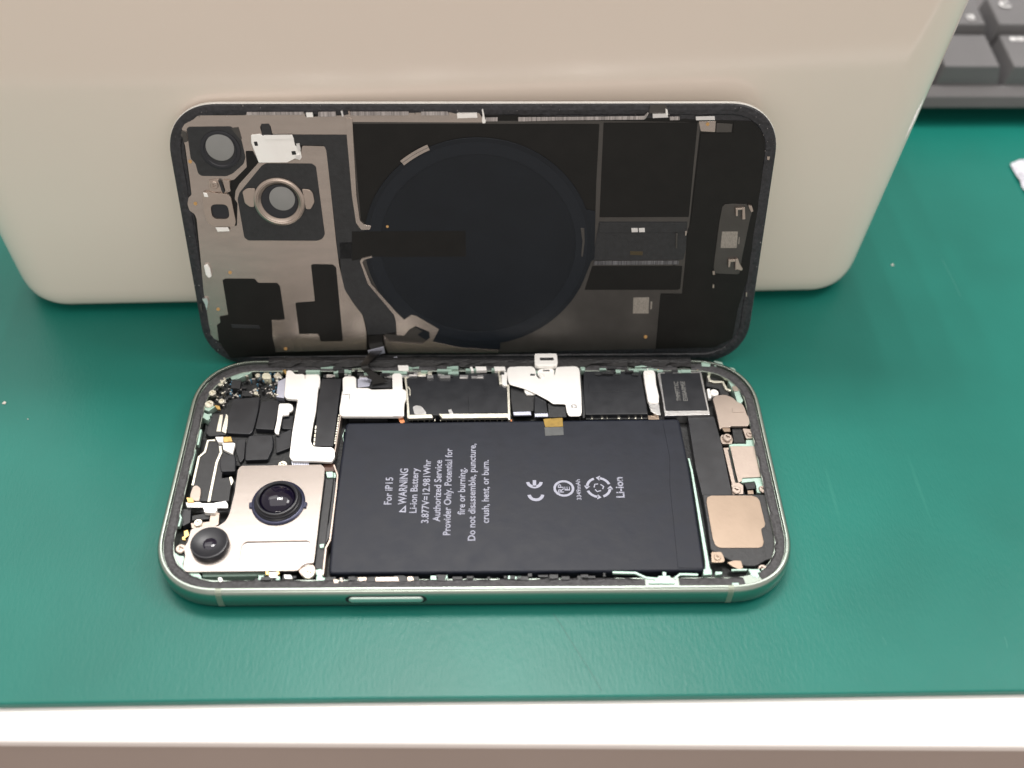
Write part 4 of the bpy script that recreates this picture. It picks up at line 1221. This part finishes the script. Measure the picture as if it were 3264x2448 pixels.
cover('coil_neck', 'l6 1370,760 1365,870 800,842 640,740 1000,500', 0.22, 0.47, M_COIL, coil, r=0.2)
cover('coil_wing', 'l4 -60,1150 200,1160 310,1180 300,1659 l5 270,420 150,700 40,735 -60,700', 0.22, 0.46, M_COIL, coil, r=0.3)
for q in ('l3 345,1135 400,1200',):
    a, b = L(q, 0.6)
    slab('orange_dot', circle((a + b) / 2, 0.35, 10), 0.4, 0.62, M_ORANGE, coil, r=0, bevel=0)

# panels to the right of the coil
cover('black_panel', 'l4 392,288 1340,284 1300,700 1250,1238 350,1242', 0.16, 0.26, M_BLACK, r=0.15)
sl = cover('slot_tray', 'l4 345,1285 1235,1285 1222,1560 l5 1200,380 1190,405 280,412', 0.16, 0.30, M_BLACK2, r=0.15)
cover('slot_bar', 'l4 350,1300 1225,1298 1218,1390 345,1395', 0.30, 0.5, M_BLACK2, sl, r=0.1)
cover('tray_glint', 'l4 670,1350 735,1350 738,1390 675,1392', 0.50, 0.6, M_SILVER, sl, r=0.03)  # silver slabs standing for the glints in the tray
cover('tray_glint', 'l4 745,1350 806,1348 808,1390 750,1392', 0.50, 0.6, M_SILVER, sl, r=0.03)
cover('slot_sliver', 'l4 1120,1400 1138,1400 1132,1555 1118,1555', 0.30, 0.6, M_GUN, sl, r=0.03)  # thin raised sliver standing for a line of shine
cover('slot_sliver', 'l4 1215,1380 1232,1380 1225,1425 1212,1425', 0.30, 0.6, M_TANL, sl, r=0.03)
cover('brown_pad', 'l5 660,318 788,322 785,360 658,356', 0.30, 0.36, mat('dull_brown', (0.06, 0.045, 0.02), 0.2, 0.4), sl, r=0.05)
cover('bright_rail', 'l5 300,420 1150,415 1148,452 292,458', 0.16, 0.42, mat('rail_metal', (0.16, 0.16, 0.17), 0.9, 0.3, var=0.7, vscale=500, stretch=(6, .2, 1)), r=0.03)
cover('black_panel', 'l5 278,468 1185,466 1165,695 1140,708 200,708', 0.16, 0.26, M_BLACK, r=0.15)
cover('dark_end_panel', 'l4 1372,400 1700,390 1700,270 1880,275 1990,420 2010,600 1960,1100 1930,1659 l5 1900,420 1745,900 1690,1200 1500,1290 930,1300 965,770 1185,745 1240,100 l4 1270,1300', 0.10, 0.24, M_BLACK, r=0.3)
ep = cover('label_plate', 'l4 1588,1135 1615,1112 1700,1105 1830,1110 1895,1150 1860,1290 l5 1785,390 1762,540 1740,552 1505,542 1500,470 1560,10', 0.24, 0.36, M_GUN, r=0.3)
cover('pale_label', 'l4 1585,1385 1745,1383 1732,1550 1570,1550', 0.36, 0.38, M_LABEL, ep, r=0.05, bevel=0)
cover('label_tick', 'l4 1755,1440 1763,1440 1758,1510 1748,1510', 0.36, 0.38, M_LABEL, ep, r=0.05, bevel=0)
cover('pale_label', 'l5 692,786 850,782 845,945 686,945', 0.17, 0.20, M_LABEL, gs, r=0.05, bevel=0)
cover('label_tick', 'l5 865,825 882,825 878,900 862,905', 0.17, 0.20, M_LABEL, gs, r=0.05, bevel=0)
for q0 in ('l4 1722,1150 1800,1145 1800,1165 1745,1170 1745,1230 1725,1232', 'l4 1790,1150 1815,1140 1820,1260 1790,1265', 'l4 1850,1120 1885,1125 1900,1180 1880,1190 1860,1150',
           'l5 1650,405 1720,403 1722,425 1672,428 1665,480 1648,480', 'l5 1722,400 1745,395 1760,440 1795,500 1780,515 1735,500 1718,510'):
    cover('spring_clip', q0, 0.36, 1.1, M_TAN, ep, r=0.1, bevel=0.08)
cover('corner_foil', 'l4 1350,275 1522,270 1515,383 1370,375', 0.24, 0.34, M_TANL, r=0.1)
cover('dull_foil', 'l4 1530,290 1690,300 1680,385 1525,385', 0.24, 0.30, M_GUN, r=0.1)
for q in ('l5 1490,520 1510,520 1512,555 1492,555', 'l5 1492,655 1506,655 1504,690 1490,690', 'l5 1825,735 1838,735 1836,775 1826,775', 'l4 2040,630 2068,630 2060,665 2040,660'):
    cover('silver_speck', q, 0.2, 0.5, M_TAN, r=0.03, bevel=0)

# top edge strips and clips
M_EDGE = mat('edge_metal', (0.42, 0.39, 0.38), 0.9, 0.3, var=0.5, vscale=700, stretch=(4, .1, 1))
cover('edge_strip', 'l3 1525,205 2212,200 l4 800,222 835,185 850,190 822,240 800,258 0,265 l3 1525,242', 0.2, 0.7, M_EDGE, r=0.1)
cover('edge_strip', 'l4 1055,228 1158,226 1158,262 1060,264', 0.2, 0.7, M_EDGE, r=0.05)
cover('edge_strip', 'l1 905,182 1475,180 1478,208 905,212', 0.3, 0.7, M_EDGE, r=0.05)
cover('edge_strip', 'l3 40,155 560,155 560,188 45,190', 0.3, 0.7, M_EDGE, r=0.05)
cover('edge_strip', 'l3 670,155 905,155 915,188 670,188', 0.3, 0.7, M_EDGE, r=0.05)
cover('edge_strip', 'l3 1240,208 1345,205 1345,240 1240,242', 0.2, 0.6, M_EDGE, r=0.05)
cover('top_clip', 'l1 1500,192 1565,190 1575,232 1510,234', 0.3, 1.0, M_WHITE, r=0.05)
cover('top_clip', 'l1 1625,180 1800,178 1808,225 1625,228', 0.3, 0.8, M_EDGE, r=0.05)
cover('top_clip', 'l1 1850,170 1870,168 1882,225 1865,228', 0.3, 1.2, M_SILVER, r=0.05)
cover('top_clip', 'l1 1925,175 1940,172 1950,215 1935,218', 0.3, 1.2, M_TAN, r=0.05)
cover('top_clip', 'l3 985,172 1162,170 1166,208 990,214', 0.3, 1.1, M_WHITE, r=0.05)
cover('curled_spring', 'l3 1205,140 1218,145 1228,200 1240,240 1235,258 1212,258 1205,235 1212,190', 0.2, 1.4, M_WHITE, r=0.15)
cover('top_clip', 'l4 885,200 1030,196 1045,235 888,242', 0.2, 1.1, M_SILVER, r=0.05)
cover('top_clip', 'l4 1018,160 1035,160 1042,212 1020,215', 0.2, 1.4, M_WHITE, r=0.1)
cover('top_clip', 'l4 1320,226 1510,222 1514,262 1322,264', 0.2, 0.9, M_SILVER, r=0.05)
cover('top_notch', 'l4 860,110 1020,105 1045,190 850,195', 0.3, 0.5, M_GUN, r=0.4)
# tiny metal flecks put in as glints along the glue border
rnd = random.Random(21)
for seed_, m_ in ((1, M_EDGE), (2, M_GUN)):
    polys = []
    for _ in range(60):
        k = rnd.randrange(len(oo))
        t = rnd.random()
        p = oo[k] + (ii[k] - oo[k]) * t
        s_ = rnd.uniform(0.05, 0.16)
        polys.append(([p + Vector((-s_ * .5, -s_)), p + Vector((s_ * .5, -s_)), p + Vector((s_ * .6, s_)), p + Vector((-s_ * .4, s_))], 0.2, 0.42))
    multi('glint_fleck', polys, m_, cv, kind='stuff')

# flex cable from the cover down to the board
LP = [(lat(px('l2 1925,880')[0], 0.6), 0.6), (lat(px('l2 1930,960')[0], 0.9), 0.9), (lat(px('l2 1938,1015')[0], 2.6), 2.6)]
path = []
for p, wz in LP:
    q = LO + LR @ Vector((p.x, p.y, wz))
    path.append(q)
e3_ = at(px('b3 560,220')[0], 9.5)
path.append(Vector((e3_.x, e3_.y, 9.5)))
for q, z in (('b3 620,300', 8.2), ('b3 700,370', 6.8), ('b3 730,420', 5.9)):
    e3_ = at(px(q)[0], z)
    path.append(Vector((e3_.x, e3_.y, z)))


def strip(name, pts, widths, m, parent_world=None, thick=0.18, side=Vector((1, 0.25, 0))):
    bm = bmesh.new()
    # smooth the polyline
    P = []
    for i in range(len(pts) - 1):
        p0 = pts[max(i - 1, 0)]
        p1, p2 = pts[i], pts[i + 1]
        p3 = pts[min(i + 2, len(pts) - 1)]
        for k in range(6):
            t = k / 6
            P.append((0.5 * ((2 * p1) + (-p0 + p2) * t + (2 * p0 - 5 * p1 + 4 * p2 - p3) * t * t + (-p0 + 3 * p1 - 3 * p2 + p3) * t ** 3), widths[i] + (widths[i + 1] - widths[i]) * t))
    P.append((pts[-1], widths[-1]))
    rows = []
    s = side.normalized()
    for i, (p, w_) in enumerate(P):
        t = (P[min(i + 1, len(P) - 1)][0] - P[max(i - 1, 0)][0]).normalized()
        nn = t.cross(s).normalized()
        rows.append([bm.verts.new(p + s * a * w_ / 2 + nn * b * thick / 2) for a, b in ((-1, -1), (1, -1), (1, 1), (-1, 1))])
    for a, b in zip(rows, rows[1:]):
        for k in range(4):
            bm.faces.new((a[k], a[(k + 1) % 4], b[(k + 1) % 4], b[k]))
    bm.faces.new(rows[0])
    bm.faces.new(rows[-1][::-1])
    return link(name, mesh_from(bm, name), m, None, smooth=False)


fx = strip('flex_cable', path, [3.7, 3.7, 3.9, 1.9, 1.9, 3.0, 4.4], M_BLACK)
fx.parent = cv
fx.matrix_parent_inverse = (Matrix.Translation(LO * MM) @ Matrix.Rotation(LTH, 4, 'X')).inverted()
sf = cover('cable_fold_highlight', 'l2 1858,1018 1998,982 2012,1040 1872,1072', 2.7, 3.0, M_LILAC, r=0.1)  # lilac piece standing for the highlight on the cable's fold

# a few specks of lint on the mat
polys = []
for q, r_ in (('D 9,870', 0.5), ('D 1928,572', 0.4), ('D 60,905', 0.15)):
    p = at(px(q)[0], 0.15)
    polys.append(([p + Vector((-r_, -r_ * .6)), p + Vector((r_ * .7, -r_)), p + Vector((r_, r_ * .5)), p + Vector((-r_ * .3, r_))], 0.02, 0.2))
bm = bmesh.new()
for p, a, b in polys:
    add_prism(bm, p, a, b)
o = link('lint', mesh_from(bm, 'lint'), mat('lint_white', (0.6, 0.55, 0.5), 0, 0.9))
o['kind'] = 'stuff'
o['label'] = 'tiny pale specks of lint scattered on the green mat'
